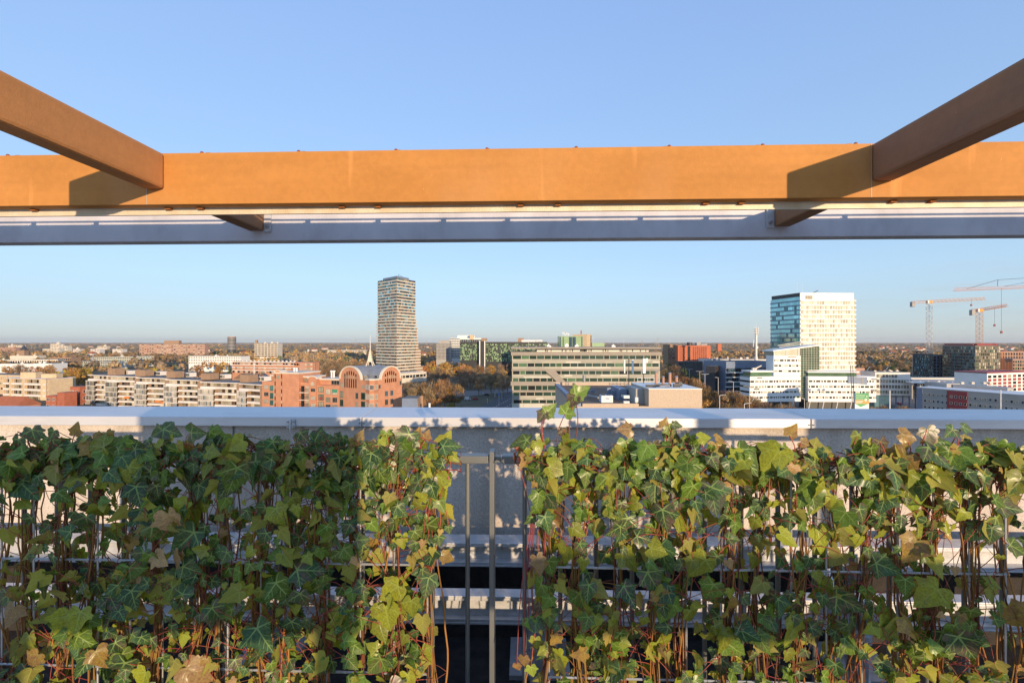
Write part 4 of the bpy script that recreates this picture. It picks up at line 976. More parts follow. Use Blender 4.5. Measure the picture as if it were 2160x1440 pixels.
b = MB(); b.tube([(*px(1591,Jz+4),ZJ(779)),(*px(1606,Jz+4),ZJ(771.5))], .4, 5); b.box(fpx(1588,Jz+4,1597,Jz+4), 0, 2.4, -1.6, 0, ZJ(781), ZJ(776.5)); b.build('facade_lift', M_CREAM, jt)
# right extension
F4 = fpx(1846,Jz+6,1920,Jz+2); occF(F4, 20)
kx = building('office_wing', 'white framed office wing with green windows right of the striped offices', F4, 18, ZJ(786), M_WHITE, z0=ZJ(835))
wx = []
for i in range(4):
    z1 = ZJ(790+11.4*i); z0 = ZJ(797.5+11.4*i)
    wx += rowsplit(F4, .6, F4.L-(6.5 if i == 0 else .6), z0, z1, 1.5, 1.7, .35, -.02)
windows(kx, wx, [G_GREEN2,G_GREEN,G_CURT2,G_DARK,G_GREEN], M_CREAM, 'framed', .2)
MB().box(F4, 0, F4.L*.42, -12, -.6, 0, ZJ(835)-.01).build('lower_glazing', M_TEALG, kx)
for s in (12,15.5,19): MB().box(F4, s, s+.5, -2.4, -1.9, 0, ZJ(835)-.01).build('pillar', M_BLUEP, kx)
for x in (1827,1866): b = MB(); b.tube([(*px(x,Jz+8),ZJ(785)),(*px(x+7,Jz+8),ZJ(775))], .2, 4); b.tube([(*px(x+7,Jz+8),ZJ(775)),(*px(x+9,Jz+8),ZJ(775.3))], .15, 4); b.build('facade_lift', M_BLUEP, kx)
roofbits(kx, F4, 18, ZJ(786), 5, M_CREAM, smin=.3, smax=.7)
F5 = fpx(1806,330,1824,330); building('roof_kiosk', 'small orange-brown roofed building right of the glass tower foot', F5, 8, zy(776,330), M_PINK); 

# ---- billboard column, black poles and sign frame ----
Zb = 205; q = px(1817.5,Zb); bb = thing('billboard', 'green, orange and white billboard with white lettering and map pins', 'billboard', (q[0],q[1],0))
Fb2 = fpx(1803.6,Zb,1832.8,Zb); zb = lambda y: zy(y,Zb); gx = lambda x: (x-1803.6)*Zb/1000
SG = mat('sign_green', (.06,.30,.10), .5, 0, .04, 1); SO = mat('sign_orange_band', (.66,.27,.07), .5, 0, .03, 1); SW = mat('sign_white', (.74,.72,.68), .5, 0, .03, 1)
MB().box(Fb2, 0, Fb2.L, -.6, 0, 0, zb(829)).build('panel', SW, bb)
MB().box(Fb2, 0, Fb2.L, .002, .03, zb(843.5), zb(829)).build('green_field', SG, bb)
MB().box(Fb2, 0, Fb2.L, .002, .03, zb(851), zb(843.6)).build('orange_band', SO, bb)
b = MB(); b.add([Fb2.P(0,.02,zb(851.2)),Fb2.P(Fb2.L/2*.8,.02,zb(857.8)),Fb2.P(Fb2.L,.02,zb(851.2))], [(0,1,2)]); b.build('green_arrow', SG, bb)
for i,(t,wd) in enumerate((('Verzekeren',19),('Hypotheken',18),('Pensioen',15.5))): textpart(t, Fb2, gx(1805.6), zb(834.2+3.6*i), .46, SW, bb, wd*Zb/1000, .05)
for x, y, s in ((1826,845,1.0),(1828.3,836.5,.5),(1831,839.5,.3)):
    b = MB(); r_ = .55*s; cz = zb(y-2.2*s); cs = gx(x)
    ring = [(cs+r_*math.cos(a), cz+r_*math.sin(a)) for a in np.linspace(-.6, math.pi+.6, 13)]+[(cs, cz-r_*1.7)]
    b.add([Fb2.P(cs,.05,cz)]+[Fb2.P(a,.05,c) for a,c in ring], [(0,1+(i+1)%14,1+i) for i in range(14)]); pn = b.build('map_pin', SW, bb)
    b = MB(); b.add([Fb2.P(cs+r_*.45*math.cos(a),.06,cz+r_*.45*math.sin(a)) for a in np.linspace(0,6.28,9)[:-1]], [tuple(range(8))]); b.build('pin_dot', SG, pn)
b = MB()
for k in range(3):
    for j in range(9-k): b.box(Fb2, .5+j*.34, .5+j*.34+.26, .031, .045, zb(846.2+1.7*k), zb(845.3+1.7*k))
b.build('small_print', SW, bb)
def pole(label, x, Z, yt, rad, m, group, lean=0, name='pole'):
    a = px(x,Z); r = thing(name, label, 'pole', (a[0],a[1],0), group)
    MB().tube([(*a,0),(*px(x+lean,Z),zy(yt,Z))], rad, 6, 0, rad*.7).build('shaft', m, r); return r
pole('tall black leaning pole, left one of the pair beside the billboard', 1801, 200, 770, .16, M_DARKM, None, -7)
pole('tall black upright pole, right one of the pair beside the billboard', 1803, 201, 770, .16, M_DARKM, None, -4)
q = px(1808,207); sb = thing('sign_frame', 'blue-grey sign board seen from behind on the black poles above the billboard', 'sign', (q[0],q[1],zb(802)))
f2 = fpx(1788.5,203,1829.5,203); b = MB(); b.hexa([f2.P(0,0,zb(807)),f2.P(f2.L,0,zb(810)),f2.P(f2.L,-.3,zb(810)),f2.P(0,-.3,zb(807)),f2.P(0,0,zb(793)),f2.P(f2.L,0,zb(794.5)),f2.P(f2.L,-.3,zb(794.5)),f2.P(0,-.3,zb(793))]); b.build('board', M_BLUEP, sb)
b = MB(); b.tube([f2.P(3.6,.08,zb(795)),f2.P(6.2,.08,zb(802)),f2.P(3.6,.08,zb(808.5))], .1, 4); b.tube([f2.P(6.2,.08,zb(795)),f2.P(6.2,.08,zb(809))], .16, 4); b.build('brace', M_CREAM, sb)
def poly(mb, F, pts, d0, d1, m=0):   # outline (s,z) in the face plane, counter-clockwise seen from outside, extruded
    n = len(pts)
    return mb.add([F.P(s,d1,z) for s,z in pts]+[F.P(s,d0,z) for s,z in pts], [tuple(range(n)), tuple(range(2*n-1,n-1,-1))]+[(i,n+i,n+(i+1)%n,(i+1)%n) for i in range(n)], m)
# ---- red brick building with barrel roofs ----
cb = thing('brick_building', 'red brick apartment building with arched gables and zinc barrel roof', 'building', (-70,185,0))
Fa = fpx(553,186,716,178); sa = lambda x: (x-553)/(716-553)*Fa.L; za = lambda y: zy(y,180)
FGl = FF(px(716,178), px(772,171)); FGr = FF(px(797,171), px(848,181)); FCo = FF(px(772,171), px(797,171))
for f_ in (Fa, FGl, FGr): occF(f_, 14)
def bw(name, F, s0, s1, z0, z1, d0=-12, d1=0, m=None): return MB().box(F, s0, s1, d0, d1, z0, z1).build(name, m or M_RBRICK, cb)
bw('wall', Fa, sa(553), sa(581), 0, za(807)); bw('wall', Fa, sa(567), sa(581), za(807)+.01, za(795.5), -9, -1.5); bw('cornice', Fa, sa(565.5), sa(580.9), za(795.4), za(792.6), -10, -1.0, M_CREAM)
bw('wall', Fa, sa(581.05), sa(636), 0, za(789), -12, .9); bw('wall', Fa, sa(636.05), sa(656), 0, za(806.5), -12, .0); bw('wall', Fa, sa(638), sa(656), za(806.4), za(797), -9, -1.6)
bw('wall', Fa, sa(656.05), sa(671), 0, za(799), -12, .7); bw('wall', Fa, sa(671.05), Fa.L, 0, za(812), -12, .15); bw('wall', Fa, sa(671.05), Fa.L, za(811.9), za(801.5), -11, -1.7)
bw('cornice', Fa, sa(580.4), sa(636.5), za(788.9), za(786), -12.2, 1.2, M_CREAM); bw('cornice', Fa, sa(636.6), sa(655.5), za(796.9), za(794.2), -10, -1.2, M_CREAM)
bw('cornice', Fa, sa(671.1), Fa.L, za(801.4), za(798.6), -11, -1.1, M_CREAM)
for xc, wd, yb, yt, d in ((591.5,7.5,789,782.5,1.2),(663.5,8.5,799,794,1.0)):
    arc = [(sa(xc+wd*math.cos(a)), za(yb)+(za(yt)-za(yb))*math.sin(a)) for a in np.linspace(0,math.pi,12)]
    poly(MB(), Fa, arc, -2, d-.3).build('gable', M_RBRICK, cb)
    o_ = [(sa(xc+(wd+1.6)*math.cos(a)), za(yb)+(za(yt-1.8)-za(yb))*math.sin(a)) for a in np.linspace(0,math.pi,12)]
    b = MB()
    for i in range(11): poly(b, Fa, [arc[i],o_[i],o_[i+1],arc[i+1]], -2.1, d)
    b.build('gable_trim', M_CREAM, cb)
    aw = [(sa(xc+3.6*math.cos(a)), za(yb+ (8.0 if xc<600 else 11.5))+.95*math.sin(a)) for a in np.linspace(0,math.pi,9)]; q = za(yb+(8 if xc<600 else 11.5))-.5
    poly(MB(), Fa, [(aw[-1][0],q),(aw[0][0],q)]+aw, d-.4, d-.2).build('arched_window', G_CURT, cb)
wf = [(Fa,sa(x0),sa(x1),za(y1),za(y0),dd) for x0,x1,y0,y1,dd in [(x,x2,y,y2,0) for y,y2 in ((814.5,823),(830,838.5),(845.5,854)) for x,x2 in ((557.5,567),)] ]
windows(cb, wf, [G_CURT,G_DARK,G_CURT2], M_GREYF, 'three', .12)
wg = [(Fa,sa(x0),sa(x1),za(y1),za(y0),dd) for y0,y1 in ((815.5,827),(831,844),(847,858)) for x0,x1,dd in ((570.5,580,0),(674,684.5,.15))]
wg += [(Fa,sa(571),sa(580),za(806.5),za(797.5),-1.5)]
windows(cb, wg, [G_DARK,G_TEAL,G_CURT2], M_GREENF, 'framed', .14, 'french_window')
wh = [(Fa,sa(x0),sa(x1),za(y1),za(y0),dd) for y0,y1 in ((819,826),(835.5,843),(851,858)) for x0,x1,dd in ((660,669,.7),)]
wh += [(Fa,sa(x0),sa(x1),za(y1),za(y0),.15) for y0,y1 in ((820,831),(837,847.5),(852,860)) for x0,x1 in ((689,698.5),(702.5,712))]
wh += [(Fa,sa(694),sa(711),za(811),za(802.5),-1.7),(Fa,sa(638.5),sa(646),za(806),za(799),-1.6),(Fa,sa(650),sa(655.5),za(806),za(800),-1.6)]
windows(cb, wh, [G_CURT,G_CURT2,G_DARK], M_GREYF, 'three', .12)
MB().box(Fa, sa(702.3), sa(712.2), .28, .36, za(827), za(819.5)).build('awning', M_AWNG, cb)
MB().box(Fa, sa(676.5), sa(682), .30, .33, za(842), za(837.5)).build('red_curtain', M_REDP, cb)
for x in (585,599): MB().box(Fa, sa(x-1), sa(x+1), .9, .94, za(860), za(790.5)).build('slit_window', G_DARK, cb)
for y in (799,815,831,846):
    for x in (585,599): MB().box(Fa, sa(x-.9), sa(x+.9), .95, .98, za(y+7), za(y)).build('blind', G_CURT, cb)
for y in (827.5,843.5,858.5):
    for x0,x1 in ((636.5,644.5),(647.5,655.5)):
        MB().box(Fa, sa(x0), sa(x1), .01, .95, za(y+1.3), za(y)).build('balcony', M_WHITE, cb)
        MB().box(Fa, sa(x0)+.1, sa(x1)-.1, .002, .05, za(y-.2), za(y-13)).build('balcony_door', G_DARK if x0 < 640 else G_CURT, cb)
        b = MB(); 
        for k in range(5): s = sa(x0)+.08+k*(sa(x1)-sa(x0)-.2)/4; b.box(Fa, s, s+.04, .86, .9, za(y)+.003, za(y-6.5))
        b.box(Fa, sa(x0), sa(x1), .85, .91, za(y-6.5), za(y-7.2)); b.build('balustrade', M_DARKM, cb)
# corner part with the vaults
zs = zy(800.5,173); rise = zy(774.5,173)-zs
MB().prism([FGl.P(0,0,0)[:2], FGl.P(FGl.L,0,0)[:2], px(779,169.3), px(790,169.3), FGr.P(0,0,0)[:2], FGr.P(FGr.L,0,0)[:2], FGr.P(FGr.L,-13,0)[:2], FGl.P(0,-13,0)[:2]], 0, zs).build('wall', M_RBRICK, cb)
MB().prism([FGl.P(FGl.L-.3,.35,0)[:2], px(779,168.7), px(790,168.7), FGr.P(.3,.35,0)[:2], FGr.P(2,-4,0)[:2], FGl.P(FGl.L-2,-4,0)[:2]], zs+.005, zs+.55).build('cornice', M_CREAM, cb)
rg_ = lambda: None
for F_, x0, x1, nm in ((FGl,718.5,761,'l'),(FGr,803.5,843,'r')):
    pa, pb2 = (716,772) if nm == 'l' else (797,848)
    s0, s1 = [(x-pa)/(pb2-pa)*F_.L for x in (x0,x1)]; sc, aw_ = (s0+s1)/2, (s1-s0)/2
    arc = [(sc+aw_*math.cos(a), zs+rise*math.sin(a)) for a in np.linspace(0,math.pi,25)]
    poly(MB(), F_, arc, -.5, .02).build('gable', M_RBRICK, cb)
    o_ = [(sc+(aw_+.55)*math.cos(a), zs+(rise+.45)*math.sin(a)) for a in np.linspace(0,math.pi,25)]
    b = MB()
    for i in range(24): poly(b, F_, [arc[i],o_[i],o_[i+1],arc[i+1]], -.6, .35)
    b.build('gable_trim', M_CREAM, cb)
    o2 = [(sc+(aw_+.35)*math.cos(a), zs+.02+(rise+.30)*math.sin(a)) for a in np.linspace(0,math.pi,25)]; b = MB()
    poly(b, F_, o2, -14, -.6); b.build('barrel_roof', M_ZINC, cb)
    b = MB()
    for k in range(9):
        o3 = [(sc+(aw_+.41)*math.cos(a), zs+.02+(rise+.36)*math.sin(a)) for a in np.linspace(0,math.pi,25)]; d = -1.6-k*1.3
        for i in range(24): poly(b, F_, [o2[i],o3[i],o3[i+1],o2[i+1]], d-.05, d+.05)
    b.build('roof_seams', M_ZINC, cb)
    for k in range(6):
        t = (k-2.5)/2.5; s = sc+t*aw_*.55; hgt = rise*(.68*math.sqrt(1-(t*.75)**2)); y0 = za(815) if nm == 'l' else zs-1.2
        b = MB(); b.box(F_, s-.28, s+.28, .03, .06, y0, zs+hgt); b.build('tall_window', G_DARK, cb)
        MB().box(F_, s-.28, s+.28, .07, .10, zs+.2, zs+hgt*.5).build('window_panel', G_CURT2, cb)
    # dormer on the vault side facing the corner
    ds = (FGl.L-1.5) if nm == 'l' else 1.5
wl2 = [(FGl,FGl.L*q0,FGl.L*q1,za(y1),za(y0),0) for q0,q1 in ((.03,.15),(.83,.97)) for y0,y1 in ((823,837),(840.5,854.5))]
windows(cb, wl2, [G_CURT2,G_TEAL,G_DARK], M_GREENF, 'framed', .14, 'french_window')
windows(cb, [(FGl,FGl.L*.05,FGl.L*.16,za(814.5),za(806),0),(FGl,FGl.L*.84,FGl.L*.96,za(814.5),za(808),0)]+[(FGl,FGl.L*.62,FGl.L*.72,za(y0+13),za(y0),0) for y0 in (824,843)], [G_CURT2,G_DARK], M_GREYF, 'framed', .12)
FC1, FC2, FC3 = FF(FGl.P(FGl.L,0,0), px(779,169.3)), FF(px(779,169.3), px(790,169.3)), FF(px(790,169.3), FGr.P(0,0,0))
wc = []
for y0,y1 in ((806.5,816),(825,835.5),(843,853)):
    for f_ in (FC1,FC2,FC3): wc += [(f_, f_.L*.12, f_.L*.88, za(y1), za(y0), 0)]
windows(cb, wc, [G_BLUE,G_DARK,G_CURT2], M_WHITEF, 'three', .12)
MB().prism([FGl.P(FGl.L-.1,.1,0)[:2], px(779,168.3), px(790,168.3), FGr.P(.1,.1,0)[:2]], za(820), za(816.5)).build('balcony', M_RBRICK, cb)
wr = [(FGr,FGr.L*q0,FGr.L*q1,za(y1),za(y0),0) for q0,q1 in ((.28,.40),(.50,.62)) for y0,y1 in ((821,832),(838,850),(855,860))]+[(FGr,FGr.L*.03,FGr.L*.10,za(815),za(807),0),(FGr,FGr.L*.90,FGr.L*.97,za(812),za(803),0)]
windows(cb, wr, [G_DARK,G_BLUE], M_GREYF, 'framed', .12)
FR2 = FGr.side(13)
windows(cb, [(FR2, 2, 3.2, za(y+10), za(y), 0) for y in (817,834,851)], [G_DARK], M_GREYF, 'framed', .12)
# dormers on the zinc and the spire
for x, w_ in ((771,1.0),(793,1.0)):
    f_ = fpx(x-4, 172.5, x+4, 172.5); arc = [(f_.L/2+.68*math.cos(a), zy(795.5,172.5)+.95*math.sin(a)) for a in np.linspace(0,math.pi,9)]
    q = zy(797.5,172.5); pts = [(arc[-1][0],q),(arc[0][0],q)]+arc
    do = poly(MB(), f_, pts, -3, 0).build('dormer', M_ZINC, cb); poly(MB(), f_, [(.68+(s-f_.L/2)*.8, q+.1+(z-q-.1)*.86) for s,z in pts], .01, .04).build('dormer_window', G_DARK if x > 780 else G_CURT2, do)
q = px(781,181); zz = lambda y: zy(y,181); sp = MB()
pts = lambda r: [(q[0]+r*math.cos(math.pi/4+i*math.pi/2), q[1]+r*math.sin(math.pi/4+i*math.pi/2)) for i in range(4)]
for p0, p1 in zip(pts(2.1), pts(1.05)): sp.tube([(*p0,zz(776)),(*p1,zz(762))], .2, 5)
sp.build('spire_legs', M_CREAM, cb)
sp = MB()
for k in range(9):
    r0 = 1.25-.125*k; z = zz(763)+k*.56; sp.prism(pts(r0+.16), z, z+.12); sp.prism(pts(r0-.08), z+.12, z+.56)
sp.build('spire_louvres', M_CREAM, cb); MB().tube([(*q,zz(763)+9*.56-.1),(*q,zz(706))], .16, 6, 0, .05).build('spire_tip', M_STEELW, cb)
for x in (669,675,745): pass
b = MB(); f_ = fpx(700,190,708,190)
for x in (621,626): c_ = MB(); qq = px(x,187); c_.cyl(qq[0],qq[1],.35,za(789),za(777.5),8); c_.cyl(qq[0],qq[1],.55,za(779.5),za(778),8); c_.build('vent_pipe', M_STEELW, cb)
for x in (699.5,704.5): c_ = MB(); qq = px(x,186); c_.cyl(qq[0],qq[1],.35,za(801),za(783),8); c_.cyl(qq[0],qq[1],.6,za(786),za(783.5),8); c_.build('vent_pipe', M_STEELW, cb)
# small zinc-clad block right of it
Fz = fpx(848,158,880,158); zb2 = building('zinc_block', 'low pale metal-clad block at the right foot of the brick building', Fz, 8, zy(840,158), M_BLUEP)
b = MB(); P = Fz.P; zt2 = zy(839,158); b.add([P(Fz.L,0,0),P(Fz.L+1.6,0,0),P(Fz.L,0,zt2),P(Fz.L+.9,-6,zt2),P(Fz.L,-6,0),P(Fz.L,-6,zt2)], [(0,1,2),(1,3,5,2),(1,4,3),(4,5,3)]); b.build('sloping_side', M_BBRICK, zb2)
c_ = MB(); qq = px(906,150); sk = thing('roof_flue', 'small white flue cap showing just above the parapet coping', 'flue', (*qq,0)); c_.cyl(qq[0],qq[1],.35,10,zy(851.5,150),10); c_.cyl(qq[0],qq[1],.42,zy(851.4,150),zy(850,150),10); c_.build('pipe', M_STEELW, sk)

# ---- white stepped apartments ----
segs = [(186,236,292,791.3),(227,294,281,793.5),(288,358,269,797),(350,428,256,801),(423,512,243,806.5),(505,556,229,810)]
wb = thing('stepped_apartments', 'stepped white apartment row with brown brick stair towers and glazed balconies', 'building', (-200,285,0))
boxes = [(227,257,777),(285,324,780.5),(351,386,783.5),(423.5,460,787.6),(506,544,790.5)]
FH = 3.02; wB = []; wG = []
for i,(x0,x1,Z,yt) in enumerate(segs):
    F = fpx(x0,Z+5,x1,Z-3); occF(F, 14); zt = zy(yt,Z); L = F.L
    MB().box(F, 0, L, -13, -1.6, 0, zt-.5).build('wall', M_BBRICK, wb)
    MB().box(F, L*.86, L, -1.6, .1, 0, zt-.6).build('brick_pier', M_BBRICK, wb)
    MB().box(F, -.2, L*.88, -13.2, .25, zt-.48, zt).build('roof_slab', M_WHITE, wb)
    MB().box(F, .3, L-.3, -12.8, -.3, zt+.004, zt+.05).build('roof', M_ROOFG, wb)
    for k in range(1,7):
        z = zt-.3-k*FH
        a = 0 if k == 1 else L*.36
        MB().box(F, a, L*.62, -1.5, .5 if k > 1 else .15, z-.15, z+.95).build('balcony', M_WHITE, wb)
        MB().box(F, L*.62+.02, L*.86, -1.5, .1, z-.15, z+.95).build('balcony', M_WHITE, wb)
        wB += rowsplit(F, a+.2, L*.85, z+.98, z+FH-.2, 1.6, 2.6, .25, -1.58)
        if k > 1:
            MB().box(F, -.4, L*.36-.02, -1.5, 1.2, z+FH-.42, z+FH-.12).build('loggia_slab', M_WHITE, wb)
            wG += rowsplit(F, -.3, L*.36-.1, z+.1, z+FH-.44, 1.1, 1.8, .14, 1.0)
            wG += [(F.lside(2) if False else F, -.3, -.2, z+.1, z+FH-.44, 1.0)]
            MB().box(F, -.3, L*.36-.1, 1.11, 1.15, z+.98, z+1.06).build('loggia_rail', M_DARKM, wb)
    if i < 5:
        b0, b1, yb = boxes[i]; fb_ = fpx(b0,Z+2,(b0+b1)/2+1,Z); MB().box(fb_, 0, fb_.L, -5.4, 0, zt+.05, zy(yb,Z)).build('stair_tower', M_BBRICK, wb)
        f3 = fpx(b1+1,Z+9,b1+14,Z+7); MB().box(f3, 0, f3.L, -4, 0, zt+.05, zt+2.4).build('roof_house', M_WHITE, wb); windows(wb, rowsplit(f3,.2,f3.L-.1,zt+.5,zt+2.0,.8,1.2,.3,.0), [G_BLUE,G_DARK,G_CURT], None, 'plain', .1, 'roof_window')
windows(wb, wG, [G_CURT,G_CURT,G_CURT2,G_CURT2,G_BLUE,G_BROWN], M_WHITEF, 'framed', .12, 'loggia_glazing', cap=100)
windows(wb, wB, [G_CURT2,G_CURT,G_CURT,G_BROWN,G_CURT2,G_DARK], None, 'plain', .1, cap=100)
for x, y, Z in ((263,835,280),(328,843,268),(340,845,268),(485,858,243)):
    f_ = fpx(x,Z-2.5,x+12,Z-2.7); b = MB(); P = f_.P; b.hexa([P(0,1.2,zy(y+4,Z)),P(f_.L,1.2,zy(y+4,Z)),P(f_.L,0,zy(y,Z)-.05),P(0,0,zy(y,Z)-.05),P(0,1.2,zy(y+4,Z)+.08),P(f_.L,1.2,zy(y+4,Z)+.08),P(f_.L,0,zy(y,Z)+.03),P(0,0,zy(y,Z)+.03)]); b.build('awning', M_AWN, wb)
q = px(536,250); pl_ = thing('flagpole', 'slim white mast rising behind the brown stair towers', 'mast', (*q,0)); MB().tube([(*q,0),(*q,zy(765,250))], .18, 6).build('shaft', M_STEELW, pl_)

# ---- beige flats, red brick block, red-roofed house (far left) ----
Fbg = fpx(7,337,97,326); yb_ = thing('beige_flats', 'beige brick flats with stacked balconies at the left edge', 'building', (-240,240,0)); occF(Fbg, 24)
zt = zy(799,331); MB().box(Fbg, 0, Fbg.L, -16, -1.2, 0, zt).build('wall', M_YBRICK, yb_)
Fbe = FF(px(97,326), px(160,347)); MB().box(Fbe, 0, Fbe.L, -4, 0, 0, zt).build('end_wall', M_YBRICK, yb_); occF(Fbe, 12)
MB().box(Fbg, -.2, Fbg.L, -16, .1, zt+.003, zt+.3).build('roof', M_WHITE, yb_); MB().box(Fbe, 0, Fbe.L+.1, -4, .1, zt+.003, zt+.3).build('roof', M_CREAM, yb_)
wy = []
for k in range(6):
    z = zt-.1-3.92*(k+1)
    for s0,s1 in ((.4,6),(8.8,19.4),(22,Fbg.L-.2)):
        MB().box(Fbg, s0, s1, -1.2, .5, z-.2, z+1.2).build('balcony', M_WHITE, yb_); wy += rowsplit(Fbg, s0+.1, s1-.1, z+1.3, z+3.5, 1.4, 2.5, .4, -1.19)
for s0,s1 in ((0,.38),(6.05,8.75),(19.45,21.95)): MB().box(Fbg, s0, s1, -1.2, .05, 0, zt).build('brick_pier', M_YBRICK, yb_)
windows(yb_, wy, [G_DARK,G_CURT2,G_BROWN,G_CURT], None, 'plain', .1)
MB().box(Fbe, Fbe.L*.42, Fbe.L*.52, .003, .08, zy(825,337), zy(803.5,337)).build('stair_window', G_CURT, yb_)
for x0,x1,y0 in ((43,75,785),(87,119,788.5)): f_ = fpx(x0,335,x1,335); MB().box(f_, 0, f_.L, -5, 0, zt+.31, zy(y0,335)).build('stair_tower', M_YBRICK, yb_)
Fbl = fpx(-60,374,42,360); bl_ = building('beige_flats', 'second beige brick block cut by the left edge, behind the beige balconies', Fbl, 14, zy(790,366), M_YBRICK); 
windows(bl_, [q for k in range(3) for q in rowsplit(Fbl, 1, Fbl.L-1, zy(799,366)-k*4, zy(795,366)-k*4, 2.2, 3.4, 1.3, 0)], [G_CURT2,G_BROWN], None, 'plain', .08)
rb = thing('brick_offices', 'dark red brick block between the beige flats and the stepped white apartments', 'building', (-190,215,0)); zr = lambda y: zy(y,300)
for x0,x1,y,dz in ((97,119,834,-2),(120.5,136,826,-6),(148,168,817,4)):
    f_ = fpx(x0,300+dz,x1,300+dz-2); occF(f_,6); MB().box(f_, 0, f_.L, -6.6, 0, 0, zr(y)).build('wall', M_DBRICK, rb); MB().box(f_, -.05, f_.L+.05, -6.7, .1, zr(y)+.003, zr(y)+.2).build('roof_edge', M_DBRICK, rb)
    if x0 != 120.5: windows(rb, [(f_, a*f_.L, c*f_.L, zr(yy+6), zr(yy), 0) for yy in ((838,852) if x0 < 100 else (824,838,852)) for a,c in ((.05,.4),(.62,.85))]+([(f_.side(6.6), 1.8, 4.8, zr(yy+6), zr(yy), 0) for yy in (824,838,852)] if x0 > 140 else []), [G_DARK,G_BROWN,G_CURT2], M_WHITEF, 'two', .15)
f_ = fpx(-25,205,36,203); hs = building('red_roofed_house', 'red tiled house roof peeping over the coping at the left edge', f_, 9, zy(856,204), M_RBRICK, roof=None); P = f_.P; z0, z1 = zy(856,204)+.02, zy(838,204)
b = MB(); b.add([P(-.4,.4,z0),P(f_.L+.4,.4,z0),P(f_.L+.4,-9.4,z0),P(-.4,-9.4,z0),P(.4,-4.5,z1),P(f_.L-1.6,-4.5,z1)], [(0,1,5,4),(1,2,5),(2,3,4,5),(3,0,4),(3,2,1,0)]); b.build('roof', M_ROOFR, hs)

# ---- generic slab for the farther city ----
def slab(name, label, x0, x1, Z, y0, y1, wall, depth=14, rows=0, cols=0, glasses=None, rot=0, group=None, roofn=2, frame=None, ribbon_=False, wfrac=.6, cap=100, roofm=None):
    F = fpx(x0, Z+rot/2, x1, Z-rot/2); zt, zb3 = zy(y0,Z), zy(y1,Z)
    r = building(name, label, F, depth, zt, wall, group=group, roof=roofm or M_ROOFG)
    if rows:
        fh_ = (zt-max(zb3,.5))/(rows+.15); L = []
        for k in range(rows):
            z1 = zt-fh_*(k+.28); z0 = z1-fh_*.52
            if ribbon_: L += rowsplit(F, .4, F.L-.4, z0, z1, F.L/cols*.9, F.L/cols*1.1, F.L/cols*(1-wfrac), 0)
            else:
                for c in range(cols): s = F.L*(c+.5)/cols; h = F.L/cols*wfrac/2; L.append((F, s-h, s+h, z0, z1, 0))
        windows(r, L, glasses or [G_DARK,G_BROWN,G_CURT2], frame, 'plain', .12, cap=cap)
    if roofn: roofbits(r, F, depth, zt, roofn, wall, smin=.4*Z/500, smax=1.3*Z/500)
    return r, F
slab('white_office', 'pale curved-fronted office slab of three storeys with rows of green windows', 150, 240, 700, 762, 778, M_GREIGE2, 18, 3, 20, [G_TEAL,G_GREEN,G_GREEN2], 30)
slab('white_office', 'long pale office slab of three storeys running behind the green-windowed front', 196, 325, 760, 752, 775, M_GREIGE2, 18, 4, 34, [G_TEAL,G_GREEN,G_GREEN2], -60)
slab('low_hall', 'low hall with a teal roof edge near the left picture edge', -10, 122, 640, 758.5, 768, M_CREAM, 16, 1, 26, [G_BROWN,G_DARK], -20, roofm=M_TEALR)
slab('brown_offices', 'brown glazed office with an orange roof edge behind the teal-edged hall', 102, 150, 690, 754, 770, M_BBRICK, 16, 2, 12, [G_BROWN,G_DARK], 0, roofm=M_ORANGE)
slab('white_sheds', 'flat white sheds in front of the teal-edged hall', -8, 70, 560, 767, 778, M_WHITEC, 20, 0)
slab('white_sheds', 'flat white sheds with a pinkish gable right of the first ones', 70, 109, 560, 766.5, 776, M_WHITEC, 20, 0)
slab('cream_hall', 'cream hall below the church tower', 21, 79, 760, 750, 760, M_CREAM, 14, 0)
slab('white_college', 'white flat-roofed college building with slender dark windows', 398, 508, 640, 751, 769, M_WHITEC, 18, 3, 30, [G_DARK,G_BROWN], 10, wfrac=.35, roofn=4)
slab('brick_flats', 'broad pinkish brick slab of flats with rows of balconies on the left', 294, 330, 1150, 726, 752, M_PINK, 14, 9, 7, [G_DARK,G_CURT,G_CURT2], 0, wfrac=.5, roofn=0)
br2, _ = slab('brick_flats', 'wide pinkish brick flats with a dark crate-like roof box', 330, 432, 1130, 726, 758, M_PINK, 14, 11, 20, [G_DARK,G_CURT,G_CURT2,G_CURT], 0, wfrac=.62, roofn=0)
f_ = fpx(346,1135,377,1135); MB().box(f_, 0, f_.L, -10, 0, zy(726,1130)+.3, zy(718,1130)).build('roof_box', M_BBRICK, br2)
bo, _ = slab('beige_hospital', 'beige office block with brown window rows standing alone before the woods', 537, 585, 900, 724, 753, M_CREAM, 20, 7, 7, [G_BROWN,G_DARK], 0, wfrac=.85, roofn=3)
MB().box(fpx(538,905,542,905), 0, 3.6, -4, 0, zy(724,900), zy(717,900)).build('chimney', M_BBRICK, bo)
q = px(489,1300); cy = thing('round_tower', 'dark round glass tower standing alone on the left horizon', 'building', (*q,0)); occ(*q,25)
rr = 8/1000*1300; MB().cyl(*q, rr, 0, zy(711,1300), 28).build('wall', M_DARKM, cy)
for k in range(9): b = MB(); b.cyl(*q, rr+.35, zy(712+3*k,1300)-.8, zy(712+3*k,1300)+.7, 28); b.build('floor_band', M_GREYC, cy)
MB().cyl(*q, rr-.5, zy(711,1300)+.01, zy(709.8,1300), 28).build('crown', M_PINK, cy)
ch = thing('church', 'brick church tower with a pointed spire at far left', 'church', (*px(46,880),0)); occ(*px(46,880),16)
